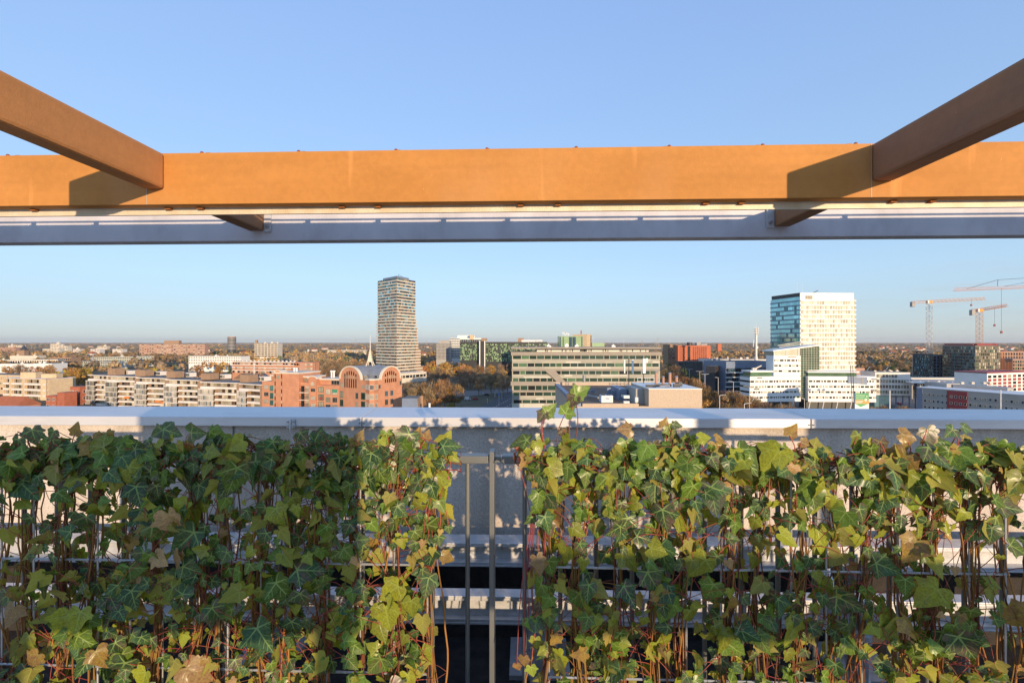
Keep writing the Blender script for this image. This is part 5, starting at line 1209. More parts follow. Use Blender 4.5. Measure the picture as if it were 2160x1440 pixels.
f_ = fpx(35,880,44,880); MB().box(f_, 0, f_.L, -8, 0, 0, zy(740,880)).build('wing', M_BBRICK, ch); f_ = fpx(47,882,57.5,882); MB().box(f_, 0, f_.L, -8, 0, 0, zy(741,880)).build('wing', M_BBRICK, ch)
q = px(46,875); MB().box(fpx(41,875,51,875), 0, 8.7, -8.7, 0, 0, zy(738,875)).build('tower', M_BBRICK, ch); c_ = MB(); c_.cyl(q[0],q[1]+4,6.2,zy(738,875)+.02,zy(727.5,875),8,0,.2); c_.build('spire', M_DARKM, ch)
for x0,x1,y0,y1,Z,m,lab in ((-5,33,732,746,1500,M_PINK,'pinkish distant flats at the left picture edge'),(17,45,728,738,1700,M_CREAM,'cream distant flats behind the church tower'),(90,125,735,744,1350,M_CREAM,'low cream distant flats left of the stepped tower'),(106,126,725,737,1500,M_CREAM,'stepped cream tower block on the left horizon'),(126,142,729,738,1480,M_CREAM,'lower cream block right of the stepped tower'),
    (147,168,736,742,1500,M_WHITE,'pale flats right of the cream tower blocks'),(190,210,736,745,1250,M_WHITE,'pale gabled flats, left one before the autumn trees'),(237,258,736,746,1250,M_WHITE,'pale gabled flats, right one before the autumn trees'),(205,225,730,735,1900,M_CREAM,'flat cream block on the horizon above the green-windowed slab'),(690,772,738,745,1500,M_CREAM,'long cream low flats deep in the woods left of the tall tower'),(640,650,740,742,1500,M_WHITE,'tiny white house in the woods')):
    slab('distant_flats', lab, x0, x1, Z, y0, y1, m, 16, max(1,int((y1-y0)/3)), max(3,int((x1-x0)/3)), [G_DARK,G_CURT2,G_BROWN], 0, roofn=1, cap=0)
rwf, F = slab('brick_terrace', 'long low row of red brick and white flats before the woods', 490, 660, 470, 763, 790, M_RBRICK, 10, 3, 30, [G_CURT,G_DARK,G_CURT], 20, wfrac=.7, roofn=0)
for k in range(4): z = zy(763,470)-2.8*k; MB().box(F, .2, F.L*.78, .01, .8, z-.7, z).build('balcony_band', M_WHITE, rwf)
for k in range(15): s = 4+k*4.6; MB().box(F, s, s+1.2, -5, -3.5, zy(763,470)+.061, zy(763,470)+1.4).build('chimney', M_WHITE, rwf)
f_ = fpx(632,462,664,462); MB().box(f_, 0, f_.L, -11, 0, 0, zy(766,462)).build('end_block', M_PINK, rwf)

# ---- university blocks (centre) ----
slab('white_hospital', 'grey-white block with small square windows right of the tall tower', 920, 948.5, 620, 724, 758, M_GREYC, 20, 11, 10, [G_DARK,G_BLUE], 0, wfrac=.5, roofn=0)
f_ = fpx(926,626,949,626); building('roof_storey_block', 'plain grey roof storey behind the small-windowed block', f_, 12, zy(717.5,626), M_GREYC, roof=None)
slab('white_ribbon_offices', 'white office tower with dark window ribbons in steps behind green glass', 948.7, 970, 640, 713, 756, M_WHITEC, 24, 12, 6, [G_DARK,G_BLUE], 0, wfrac=.9, roofn=0)
wr_, F = slab('white_ribbon_offices', 'upper white office storeys with a tan lift block above the green glass', 970.2, 1016, 645, 713, 745, M_WHITEC, 24, 3, 12, [G_DARK,G_BLUE], 0, wfrac=.9, roofn=0)
f_ = fpx(965,655,1001,655); MB().box(f_, 0, f_.L, -14, 0, zy(713,650), zy(707,650)).build('penthouse', M_WHITEC, wr_); MB().box(fpx(991,644,999,644), 0, 5, -8, 0, zy(716,644), zy(706.5,644)).build('lift_block', M_YBRICK, wr_)
def greenblock(label, x0, x1, Z, y0, y1, cols, rows):
    F = fpx(x0,Z,x1,Z); r = building('green_glass_building', label, F, 22, zy(y0,Z), M_DARKG); zt = zy(y0,Z); fh_ = (zt-zy(y1,Z))/rows; pan = MB()
    for k in range(rows):
        for c in range(cols):
            if random.random() < .55:
                s = F.L*c/cols; w_ = F.L/cols*random.uniform(.5,1.6); h = fh_*random.choice((.45,.8,.9)); z = zt-1.2-fh_*(k+1)+random.uniform(0,fh_*.15); pan.box(F, s, min(F.L,s+w_), .003, .12+.01*((c+k)%5), z, z+h, random.choice((0,0,0,1)))
    tag(pan.build('glazing_panels', [M_GREENG, G_GREEN2], r), kind='stuff')
    MB().box(F, -.2, F.L+.2, -22.2, .4, zt+.07, zt+.9).build('roof_edge', M_DARKM, r); return r, F
greenblock('left green patchwork glass building beside the white office ribbons', 970, 1010, 560, 722.5, 757, 22, 10)
gb, _ = greenblock('wide green patchwork glass building running behind the long office block', 1024, 1154, 565, 722.5, 760, 64, 9)
f_ = fpx(1011,552,1023.5,552); st_ = building('stair_tower', 'dark glazed stair tower with pale edges between both green glass buildings', f_, 12, zy(719,552), M_DARKG, roof=None)
for s in (0,f_.L-1.1): MB().box(f_, s, s+1.1, .003, .3, 0, zy(718.5,552)).build('pale_edge', M_WHITEC, st_)
MB().box(fpx(1015,556,1027,556), 0, 6.6, -8, 0, zy(719,552)+.01, zy(713,552)).build('roof_box', M_BBRICK, st_)
MB().box(fpx(1093,575,1105,575), 0, 6.8, -8, 0, zy(722.5,565)+.9, zy(712.8,575)).build('roof_box', M_BBRICK, gb)
f_ = fpx(1100,574,1144,574); MB().box(f_, 0, f_.L, -8, 0, zy(722.5,565)+.9, zy(717,574)).build('roof_storey', M_WHITEC, gb); textpart('TU/e', f_, f_.L*.63, zy(721.8,574), 2.2, M_BLUEP, gb, 8, .1)
f_ = fpx(1180,430,1238,430); tg = building('green_tower', 'light green glass block with white roof letters and a tan brick side', f_, 18, zy(709,430), M_GREENG); occF(f_, 18)
for x0,x1 in ((1180.5,1183),(1187.3,1188.7),(1200.3,1206.5),(1207.5,1214.5),(1226.5,1228.5),(1232.5,1235)):
    MB().box(fpx(x0,429.95,x1,429.95), 0, (x1-x0)*.43, .0, .12, zy(734,430), zy(710.5,430)).build('dark_glazing', G_BLUE, tg)
for k in range(8): MB().box(f_, 0, f_.L, .0, .07, zy(710+3*k,430), zy(710+3*k,430)+.1).build('floor_line', M_DARKM, tg)
f2 = fpx(1238.2,428,1248,438); MB().box(f2, 0, f2.L, -14, 0, 0, zy(705,430)).build('brick_side', M_YBRICK, tg)
windows(tg, [(f2, f2.L*.72, f2.L*.95, zy(709+3*k,430)-.2, zy(707+3*k,430), 0) for k in range(8)], [G_DARK,G_BROWN], None, 'plain', .1)
MB().box(fpx(1233,440,1239,440), 0, 2.6, -6, 0, zy(709,430)+.06, zy(705,430)).build('roof_box', M_CREAM, tg)
c_ = MB(); q = px(1226,446); c_.cyl(*q, .55, 0, zy(696.5,446), 10); c_.build('chimney', M_DBRICK, tg)
textpart('TU/e', f_, (1186-1180)*.43, zy(707,430), 2.7, M_WHITEC, tg, 6.6, -2.0); b = MB()
for s in (3.2,5.2,7.2,9): b.box(f_, s, s+.12, -2.2, -2.08, zy(709,430)+.06, zy(706.9,430))
b.build('letter_supports', M_STEELW, tg)
slab('pale_green_hall', 'low pale green hall just right of the light green block', 1249, 1275, 520, 723, 735, M_GREENG, 12, 0, roofn=0)

# ---- right: orange block, dark block, street side ----
og = thing('orange_block', 'bright orange-red office block with a dark glazed stair strip', 'building', (*px(1465,520),0))
Fo = fpx(1430,515,1499,515); occF(Fo, 20); so_ = lambda x: (x-1430)/69*Fo.L; zo = lambda y: zy(y,515)
MB().box(Fo, 0, Fo.L, -8, 0, 0, zo(728.5)).build('wall', M_ORANGE, og); MB().box(Fo, so_(1450.5), so_(1456), .003, .1, zo(760), zo(729.5)).build('stair_glazing', G_DARK, og)
windows(og, [(Fo, so_(1461.5+4.35*c), so_(1464.3+4.35*c), zo(732.5+4.15*k+1.6), zo(732.5+4.15*k-.6), 0) for c in range(7) for k in range(7)]+[(Fo, so_(1433), so_(1442), zo(731.2+4.15*k+1), zo(731.2+4.15*k), 0) for k in range(7)], [G_DARK,G_BROWN,G_DARK], None, 'plain', .1)
c_ = MB(); q = px(1454.5,520); c_.cyl(*q, 2.8, zo(728.5)+.07, zo(722), 18); c_.build('roof_drum', M_DARKM, og)
for x0,x1,y in ((1470,1478,722.5),(1479,1492,725)): f_ = fpx(x0,525,x1,525); MB().box(f_, 0, f_.L, -6, 0, zo(728.5)+.07, zo(y)).build('roof_box', M_GREYC, og)
slab('grey_brick_office', 'grey-brown office block with small windows left of the orange-red block', 1409, 1430, 540, 726.5, 757, M_BBRICK, 8, 7, 8, [G_DARK,G_CURT2], -6, wfrac=.5, roofn=1)
slab('low_pavilion', 'low dark glazed pavilion at the foot of the orange-red block', 1432, 1482, 480, 762, 772, M_DARKM, 10, 1, 12, [G_DARK,G_GREEN], 0, roofn=0)
slab('orange_shed', 'tiny orange block with a blue side in the far woods', 1514, 1522, 1500, 725, 732, M_ORANGE, 10, 0, roofn=0)
slab('rooftop_store', 'long pale flat-roofed store before the telecom tower', 1498, 1620, 470, 757.5, 772, M_WHITE, 30, 0, roofn=6)
bg1, F = slab('blue_grey_offices', 'blue-grey office with a white ribbon storey on the shaded street side', 1490, 1531, 340, 760, 815, M_BLUEP, 10, 1, 14, [G_DARK,G_BLUE], 24, wfrac=.7, roofn=3)
MB().box(F, -.1, F.L+.1, .003, .4, zy(766,340), zy(760,340)-.1).build('fascia', M_WHITEC, bg1)
slab('dark_grey_offices', 'dark grey office with warm brown windows beside the glass corner', 1508, 1531, 320, 771, 820, M_DARKM, 6, 5, 3, [G_BROWN,G_BROWN,G_DARK], -14, wfrac=.7, roofn=0)
Fg_ = fpx(1531,312,1630,322); gb2 = building('glass_corner_offices', 'glass office with pale floor lines behind the striped white offices', Fg_, 22, zy(762.5,314), M_BLUEP); wq = []
MB().box(Fg_, 0, Fg_.L, .003, .3, zy(775.5,314), zy(762.6,314)).build('fascia', M_BLUEP, gb2)
for k in range(5):
    z1 = zy(777+9.9*k,314); z0 = zy(784.5+9.9*k,314); wq += rowsplit(Fg_, .3, Fg_.L-.3, z0, z1, 1.6, 2.4, .2, 0); MB().box(Fg_, -.2, Fg_.L+.2, .003, .5, z0-.62, z0-.03).build('floor_line', M_WHITEC, gb2)
windows(gb2, wq, [G_TEAL,G_DARK,G_BLUE,G_DARK], None, 'plain', .1)
q = px(1595,430); tt = thing('telecom_tower', 'slender white telecom tower with dish platforms left of the glass tower', 'tower', (*q,0)); occ(*q,8)
ZT = lambda y: zy(y,430); c_ = MB(); c_.cyl(*q, .95, 0, ZT(692), 14); c_.build('shaft', M_STEELW, tt); c_ = MB(); c_.cyl(*q, 1.8, ZT(762), ZT(750), 8, 0, .96); c_.build('base_flare', M_STEELW, tt)
MB().tube([(*q,ZT(692)),(*q,ZT(684))], .12, 5).build('aerial', M_STEELW, tt)
for y in (694.5,699,704.5):
    c_ = MB(); c_.cyl(*q, 1.9, ZT(y), ZT(y)+.25, 14); c_.build('platform', M_GREYC, tt)
    for a in (0,1.3,2.6,4,5.2): c_ = MB(); c_.cyl(q[0]+1.8*math.cos(a), q[1]+1.8*math.sin(a), .28, ZT(y)+.26, ZT(y)+2.0, 6); c_.build('dish', M_STEELW, tt)
MB().box(fpx(1597.3,429,1599.5,429), 0, .9, -.9, 0, ZT(735), ZT(730)).build('cabinet', M_STEELW, tt)
MB().tube([(*px(1589,3000),0),(*px(1589,3000),zy(716.5,3000))], 3, 8).build('shaft', M_STEELW, thing('distant_mast', 'tiny pale mast on the horizon left of the telecom tower', 'mast', (*px(1589,3000),0)))

# ---- right edge: construction site, cranes ----
def gridblock(label, x0, x1, Z, rot, y0, y1, rows, cols, wall, gl_, name='grid_offices', depth=20):
    F = fpx(x0,Z+rot/2,x1,Z-rot/2); r = building(name, label, F, depth, zy(y0,Z), wall); zt = zy(y0,Z); fh_ = (zt-zy(y1,Z))/rows
    windows(r, [(F, F.L*(c+.18)/cols, F.L*(c+.82)/cols, zt-.8-fh_*(k+.86), zt-.8-fh_*(k+.12), 0) for k in range(rows) for c in range(cols)], gl_, None, 'plain', .1)
    return r, F, fh_
l1,_,_ = gridblock('dark glazed grid block left of the taller one under construction', 1926, 1969, 385, 8, 746, 800, 9, 20, M_DARKM, [G_BLUE,G_COAT,G_DARK,G_TEAL], depth=9)
l2,Fx,fhx = gridblock('shaded open concrete floors between both dark grid blocks', 1968, 1990, 392, 0, 748, 800, 8, 3, M_BLUEP, [G_DARK])
M_BRONZE = mat('bronze_cladding', (.17,.135,.10), .5, .1, .1, .4); l3 = thing('grid_offices', 'taller dark glazed grid block carrying an orange crane', 'building', (355,370,0)); qa, qb, qc = px(1988,386), px(2057,352), px(2110,362); F3_ = FF(qa,qb); occF(FF(qb,qc),30)
MB().prism([qa,qb,qc,(qa[0]+qc[0]-qb[0],qa[1]+qc[1]-qb[1])], 0, zy(728,370)).build('wall', M_BRONZE, l3)
zt = zy(728,370); fh_ = (zt-zy(806,370))/12
windows(l3, [(F3_, F3_.L*(c+.15)/24, F3_.L*(c+.85)/24, zt-.8-fh_*(k+.86), zt-.8-fh_*(k+.12), 0) for k in range(12) for c in range(24)], [G_BLUE,G_COAT,G_DARK,G_TEAL,G_BLUE], None, 'plain', .1)
F4_ = FF(F3_.P(F3_.L,0,0), px(2110,362)); windows(l3, [(F4_, F4_.L*(c+.2)/14, F4_.L*(c+.8)/14, zt-.8-fh_*(k+.86), zt-.8-fh_*(k+.12), 0) for k in range(12) for c in range(14)], [G_GOLD,G_GREEN2,G_CURT2,G_GREEN], None, 'plain', .1, 'sunny_window')  # gold and green panes put the sunlit tone of this face into colour
for f_ in (F3_,F4_): MB().box(f_, 0, f_.L, -1.5, -1.4, zt+.07, zt+1.3).build('guard_rail', M_REDP, l3)
for k in range(13): MB().box(FF(px(2053,364),px(2058,360)), 0, 1.2, -1, .3, 5+k*2.2, 6.2+k*2.2).build('corner_slab', M_CREAM, l3)
gridblock('brown concrete block behind the scaffold at the right edge', 2108, 2165, 420, 0, 741, 790, 7, 10, M_PINK, [G_DARK,G_BROWN])
gridblock('green glazed corner block cut by the right picture edge', 2136, 2185, 372, 0, 757, 800, 6, 10, M_PINK, [G_GREEN2,G_DARK,G_GREEN])
scf = thing('scaffold', 'reddish scaffold tower right of the sunlit grid block', 'scaffold', (*px(2121,368),0)); b = MB(); f_ = fpx(2109,362,2133,362)
for s in np.linspace(0,f_.L,5): b.tube([f_.P(s,0,0),f_.P(s,0,zy(740 if s < 4 else 762,362))], .1, 4)
for y in range(742,800,4): b.tube([f_.P(0,0,zy(y,362)),f_.P(f_.L if y > 762 else 4.3,0,zy(y,362))], .12, 4)
b.build('poles', M_CRANER, scf)
def lattice(mb, A, B, wd, n, r, tri=False):
    A, B = Vector(A), Vector(B); d = (B-A).normalized(); a = d.cross(Vector((0,0,1)) if abs(d.z) < .9 else Vector((1,0,0))).normalized(); c = d.cross(a)
    cor = [a*wd/2+c*wd/2, a*wd/2-c*wd/2, -a*wd/2-c*wd/2, -a*wd/2+c*wd/2] if not tri else [a*wd/2+c*wd*.4, -a*wd/2+c*wd*.4, -c*wd*.5]
    k = len(cor)
    for q in cor: mb.tube([A+q,B+q], r, 4)
    for i in range(n):
        p, q = A+(B-A)*i/n, A+(B-A)*(i+1)/n
        for j in range(k):
            u, v = (j,(j+1)%k) if i%2 else ((j+1)%k,j); mb.tube([p+cor[u],q+cor[v]], r*.7, 3)
def crane(label, x, Z, yb, yt, jl, jr, m1, m2, wd, hook=None):
    q = px(x,Z); zz = lambda y: zy(y,Z); r = thing('tower_crane', label, 'crane', (*q,0), 'tower cranes at the building site')
    b = MB(); lattice(b, (*q,0), (*q,zz(yt)), wd, 34, .16*Z/400); b.build('mast', m1, r)
    A, B = (*px(jl[0],Z), zz(jl[1])), (*px(jr[0],jr[2]), zy(jr[1],jr[2])); top = Vector((*q, zz(yt)+1.2))
    b = MB(); lattice(b, top, B, wd*.8, 26, .13*Z/400, True); b.build('jib', m2, r)
    b = MB(); lattice(b, top, A, wd*.7, 8, .13*Z/400); b.build('counter_jib', m2, r)
    b = MB(); a_ = Vector(A); b.cube(a_.x-1.3,a_.x+1.3,a_.y-1.2,a_.y+1.2,a_.z-3.6,a_.z+.6); b.build('counterweight', M_GREYC, r)
    b = MB(); b.cube(q[0]-1.6,q[0]+1.6,q[1]-1.6,q[1]+1.6,zz(yt)-.2,zz(yt)+1.8); b.build('slewing_unit', M_CRANEY, r)
    b = MB(); b.cube(q[0]-2.8,q[0]-1.65,q[1]-2,q[1]-.4,zz(yt)-.4,zz(yt)+2.0); b.build('cab', M_STEELW, r)
    if hook: 
        h = Vector(B)*hook[0]+top*(1-hook[0]); b = MB(); b.tube([h, h-Vector((0,0,hook[1]))], .07, 3); b.build('hoist_cable', M_DARKM, r)
        b = MB(); b.cube(h.x-.5,h.x+.5,h.y-.4,h.y+.4,h.z-hook[1]-1.6,h.z-hook[1]); b.build('hook_block', M_REDP, r)
    return r
crane('tall white crane with a long level jib, leftmost of the cranes', 1960, 400, 740, 639, (1925,638), (2077,630,400), M_CRANEW, M_CRANEY, 2.8, (.76,4))
crane('orange crane with a short raised jib standing on the grid block', 2066, 366, 727, 657, (2051,655), (2124,644,366), M_CRANEY, M_CRANER, 2.8, (.55,13))
crane('reddish crane whose long jib reaches in from the right edge', 2235, 330, 760, 606, (2300,604), (2012,611,330), M_CRANEY, M_CRANER, 2.4, (.55,30))
cr3 = bpy.data.objects['tower_crane.002']; Z3 = 330; b = MB(); b.tube([(*px(2104,Z3),zy(603,Z3)),(*px(2105,Z3),zy(590,Z3))], .18, 4); b.tube([(*px(2040,Z3),zy(609,Z3)),(*px(2105,Z3),zy(590,Z3)),(*px(2235,Z3),zy(582,Z3))], .12, 4); b.tube([(*px(2118,Z3),zy(604,Z3)),(*px(2235,Z3),zy(582,Z3))], .1, 4); b.build('pendant_bars', M_DARKM, cr3)
# long low grey building with a red bay
Fm = fpx(1934,212,2200,176); mt_ = thing('low_grey_offices', 'long low grey office building with one dark red bay', 'building', (*px(2040,205),0)); occF(Fm, 16)
sm_ = lambda x: Fm.L*min(1,max(0,(((x-1080)/1000*212-px(1934,212)[0])/( (px(2200,176)[0]-px(1934,212)[0]) + (212-176)*(x-1080)/1000 ))))
zt = zy(817,212); MB().box(Fm, 0, Fm.L, -16, 0, 0, zt).build('wall', M_GREYC, mt_); MB().box(Fm, -.1, Fm.L, -16, .1, zt+.004, zt+.25).build('roof_edge', M_STEELW, mt_)
MB().box(Fm, sm_(1998), sm_(2041), .003, .25, 0, zt-.3).build('red_bay', M_REDP, mt_); MB().box(Fm, 0, sm_(1946), .003, .2, 0, zt-.3).build('blue_bay', M_BLUEP, mt_)
wm = []
for k in range(4):
    s = sm_(1949)
    while s < Fm.L-2: 
        d = .26 if sm_(1998) < s < sm_(2040) else 0; wm.append((Fm, s, s+.85, zt-2.3-2.75*k-1.0, zt-2.3-2.75*k+.05, d)); s += 1.55
windows(mt_, wm, [G_DARK,G_BLUE,G_CURT2], M_WHITEF, 'frame1', .15)
for x0,x1,y0,dz in ((1950,1997,806.5,8),(2010,2125,812.5,-2)): f_ = fpx(x0,212+dz,x1,206+dz-(x1-x0)*.08); MB().box(f_, 0, f_.L, -7, 0, zt+.26, zy(y0,208+dz)).build('plant_storey', M_GREYC, mt_)
c_ = MB(); q = px(1979,220); c_.cyl(*q, .9, zy(806.5,218), zy(803,218), 12, 0, .5); c_.build('roof_dome', M_CREAM, mt_)
for x in (2028,2050,2075,2088): f_ = fpx(x,212,x+6,212); MB().box(f_, 0, f_.L, -1.5, 0, zy(812.5,206)+.01, zy(810.5,206)+.5).build('roof_unit', M_CREAM, mt_)
n_, Fn, _ = gridblock('white framed block with dark red and beige windows at the right edge', 2082, 2175, 250, -12, 786, 822, 5, 9, M_WHITEC, [G_DARK,G_CURT2,M_REDP,M_REDP], 'white_grid_block', 14)
MB().box(Fn, -.1, Fn.L, -14, .1, zy(786,250)+.07, zy(785,250)+.35).build('roof_edge', M_REDP, n_)
for i,(x0,x1,Z,y,lab) in enumerate(((1922,2170,300,801,'long pale station canopy roof, rear one beyond the low grey offices'),(1925,2170,270,806,'long pale station canopy roof, front one beyond the low grey offices'))):
    f_ = fpx(x0,Z+8,x1,Z-8); r = thing('station_canopy', lab, 'canopy', f_.P(f_.L/2,0,0), 'station canopies'); MB().box(f_, 0, f_.L, -9, 0, zy(y+2.5,Z)-.5, zy(y+2.5,Z)).build('roof', M_WHITEC if i else M_BLUEP, r); occF(f_,9)
    for s in np.linspace(3,f_.L-3,12): MB().box(f_, s, s+.4, -4.6, -4.2, 0, zy(y+2.5,Z)-.51).build('pillar', M_DARKM, r)
f_ = fpx(1922,330,2060,330); vd = thing('viaduct', 'pale concrete rail viaduct edge below the dark grid blocks', 'viaduct', f_.P(f_.L/2,0,0)); MB().box(f_, 0, f_.L, -8, 0, zy(801,330), zy(797,330)).build('deck', M_CREAM, vd)
for s in np.linspace(3,f_.L-3,8): MB().box(f_, s, s+1, -5, -3, 0, zy(801,330)-.01).build('pier', M_GREYC, vd)

# ---- pylons on the horizon ----
for x, Z, y, lab in ((750,3200,714.5,'faint lattice pylon on the horizon left of the tall tower'),(1275,3500,717.5,'faint lattice pylon above the long office block'),(1355,3300,718,'faint lattice pylon above the office block right end'),(1387.5,3000,711,'taller lattice mast on the right of the office block horizon'),(1383,3200,718,'small pylon beside the taller lattice mast'),(900,3600,718,'faint pylon right of the tall tower')):
    q = px(x,Z); r = thing('pylon', lab, 'pylon', (*q,0)); b = MB(); zt = zy(y,Z); W = 8
    for sx in (-1,1): b.tube([(q[0]+sx*W,q[1],0),(q[0]+sx*1,q[1],zt)], .7, 3)
    for k in range(6): t = k/6; b.tube([(q[0]-W*(1-t),q[1],zt*t),(q[0]+W*(1-t-.14),q[1],zt*(t+.16))], .5, 3)
    for k in (.78,.9): b.tube([(q[0]-10,q[1],zt*k),(q[0]+10,q[1],zt*k)], .6, 3)
    b.build('lattice', M_GREYC, r)

# ---- street lamps, cars ----
def lamp(label, x, yb, yt, arms, Z):
    q = px(x,Z); r = thing('street_lamp', label, 'street lamp', (*q,0), 'street lamps along the roads'); zt = zy(yt,Z); MB().tube([(*q,0),(*q,zt)], .13, 6, 0, .09).build('pole', M_STEELW, r)
    for a in arms:
        e = (q[0]+a,q[1],zt+.35); MB().tube([(*q,zt),e], .08, 5).build('arm', M_STEELW, r); b = MB(); b.cube(min(e[0],e[0]-a*.3),max(e[0],e[0]-a*.3),e[1]-.2,e[1]+.2,e[2]-.16,e[2]+.02); b.build('lantern', M_GREYC, r)
for l_ in (('double-armed lamp left of the street trio before the orange block',1454,798,779,(-2.6,2.6),350),('double-armed lamp, middle of the street trio',1476,798,783.5,(-2.6,2.6),318),('double-armed lamp, right of the street trio',1487,803,789.5,(-2.2,2.4),290),('single-armed lamp before the dark grey office',1515,840,796.5,(-1.8,),255),('single-armed lamp before the glass corner office',1547,830,805,(-2.6,),235),('single-armed lamp before the striped offices left end',1581,850,815.5,(-2.8,),215),('near lamp with its arm to the right, above the street trees',1518,860,834,(2.2,),170),('near lamp just above the coping before bare trees',1570,860,851.5,(2.2,),150),('lamp before the glass prow of the striped offices',1697,860,841,(-1.6,),215),
    ('pale lamp in the shaded crossing behind the brick building',1018.5,845,811.5,(1.2,),370),('pale lamp right of the blue road sign',1059,838,826.5,(.9,),330),('short pale lamp at the road side near the coping',1028,858,841,(-.6,),310),('thin lamp in the shaded park left of the office block',1044,845,829,(.5,),345)): lamp(*l_)
pole('thick pale pole beside the bare trees right of the billboard', 1877, 200, 823, .28, M_STEELW, None)
pole('white tapering pole before the low grey offices', 2111, 170, 822, .2, M_WHITEC, None)
q = px(1052.5,300); rs = thing('road_sign', 'bright blue road sign on a pole in the shaded street', 'sign', (*q,0)); MB().tube([(*q,0),(*q,zy(830,300))], .09, 5).build('pole', M_STEELW, rs)
b = MB(); f_ = fpx(1051,299.8,1055,299.8); b.box(f_,0,f_.L,-.08,0,zy(833,300),zy(829,300)); b.build('sign_board', mat('sign_blue', (.05,.22,.60), .5), rs)
M_TYRE = mat('tyre_rubber', (.015,.015,.016), .8)
def car(label, x, y, ang, col, van=False):
    q = gpt(x,y,.06); r = thing('parked_car', label, 'car', (q[0],q[1],.06), 'cars on the streets'); p = mat('car_paint', col, .3, .2, .05, 1, spec=.6); ca, sa_ = math.cos(ang), math.sin(ang)
    F = FF((q[0]-2.1*ca,q[1]-2.1*sa_),(q[0]+2.1*ca,q[1]+2.1*sa_)); pr = [(.0,.35),(4.2,.35),(4.2,.8),(3.9,.95),(3.2,1.0),(2.7,1.45),(1.0,1.48),(.3,1.0),(0,.9)] if not van else [(0,.35),(4.6,.35),(4.6,1.0),(4.1,1.2),(3.7,2.2),(0,2.25)]
    poly(MB(), F, [(s,z+.06) for s,z in pr], -1.7, 0).build('body', p, r); poly(MB(), F, [(1.05,1.06+.06),(2.95,1.06+.06),(2.62,1.40+.06),(1.15,1.42+.06)] if not van else [(3.2,1.3),(3.9,1.3),(3.65,2.1),(3.2,2.1)], -1.72, .02).build('side_windows', G_DARK, r)
    for s in (.85,3.35):
        for d in (.03,-1.55): 
            b = MB(); c0 = F.P(s,d,.38); c1 = F.P(s,d-.18,.38); b.tube([c0,c1], .32, 10); b.build('wheel', M_TYRE, r)
car('dark car driving on the shaded road left of the offices', 1027, 834, .5, (.02,.02,.03)); car('red car half hidden by the autumn trees', 1003, 843, .3, (.35,.03,.03)); car('white van under the orange autumn trees', 986, 844, .4, (.6,.6,.6), True)
for i,(x,y,c_,lab) in enumerate(((1490,845,(.35,.03,.03),'red car parked behind the beige boiler house, nearest the tree trunk'),(1500,843,(.25,.03,.03),'dark red car parked under the street trees'),(1508,848,(.08,.09,.1),'grey car parked under the street trees'),(1560,856,(.5,.5,.52),'silver car below the striped offices'),(1478,838,(.5,.5,.5),'white car at the far end of the parked row'),(1900,853,(.4,.03,.04),'red car near the bare trees at the wing'))): car(lab, x, y, .9+.1*i, c_)
# =====================================================================
#  TREES AND WOODS
# =====================================================================
M_CROWN = attrmat('tree_crown', .9, .018, .28); M_BARK = mat('tree_bark', (.10,.075,.055), .95, 0, .2, 2); M_WOODS = attrmat('woods_crown', .95, 0, 0)
def crown_mesh(name, R_, Hc, n, pal, style, seed):
    """crown of small faces: leaf flakes and twig slivers in clumps, base of crown at z=0"""
    r = np.random.default_rng(seed); k = 16 if style != 'bare' else 20
    th = r.uniform(0,2*np.pi,k); rad = np.sqrt(r.uniform(.03,1,k))*.72; zc = r.uniform(.12,.88,k)
    prof = np.sin(np.clip(zc*.85+.12,0,1)*np.pi)**.6
    cc = np.stack([np.cos(th)*rad*R_*prof, np.sin(th)*rad*R_*prof, zc*Hc], 1); cs = r.uniform(.22,.42,k)*R_
    V, Fc, K = [], [], []
    ck = r.uniform(.72,1.3,k)
    for i in range(n):
        j = r.integers(k); d = r.normal(size=3); d /= np.linalg.norm(d); p = cc[j]+d*cs[j]*r.uniform(.55,1.05)*np.array([1,1,.85])
        if p[2] < 0: p[2] = r.uniform(0,Hc*.2)
        base = pal[r.integers(len(pal))]; col = np.array(base)*ck[j]*r.uniform(.75,1.25)
        if style == 'bare':
            o = (p-np.array([0,0,Hc*.15])); o /= np.linalg.norm(o)+1e-6; o = o+r.normal(size=3)*.45+np.array([0,0,.5]); o /= np.linalg.norm(o)
            L = r.uniform(.8,2.0)*R_/6; s = np.cross(o, r.normal(size=3)); s /= np.linalg.norm(s)+1e-6; w_ = r.uniform(.05,.12)*R_/6
            a = [p-o*L/2-s*w_, p-o*L/2+s*w_, p+o*L/2+s*w_*.4, p+o*L/2-s*w_*.4]
        else:
            nn = d+r.normal(size=3)*.6; nn /= np.linalg.norm(nn); u = np.cross(nn, r.normal(size=3)); u /= np.linalg.norm(u)+1e-6; v = np.cross(nn,u); s = r.uniform(.22,.52)*R_/6
            a = [p-u*s*.9, p-v*s*.7, p+u*s, p+v*s*.8]
        q = len(V); V += a; Fc.append((q,q+1,q+2,q+3)); K.append(col)
    me = bpy.data.meshes.new(name); me.from_pydata([tuple(map(float,v)) for v in V], [], Fc); me.materials.append(M_CROWN); setcol(me, K); me.update(); return me
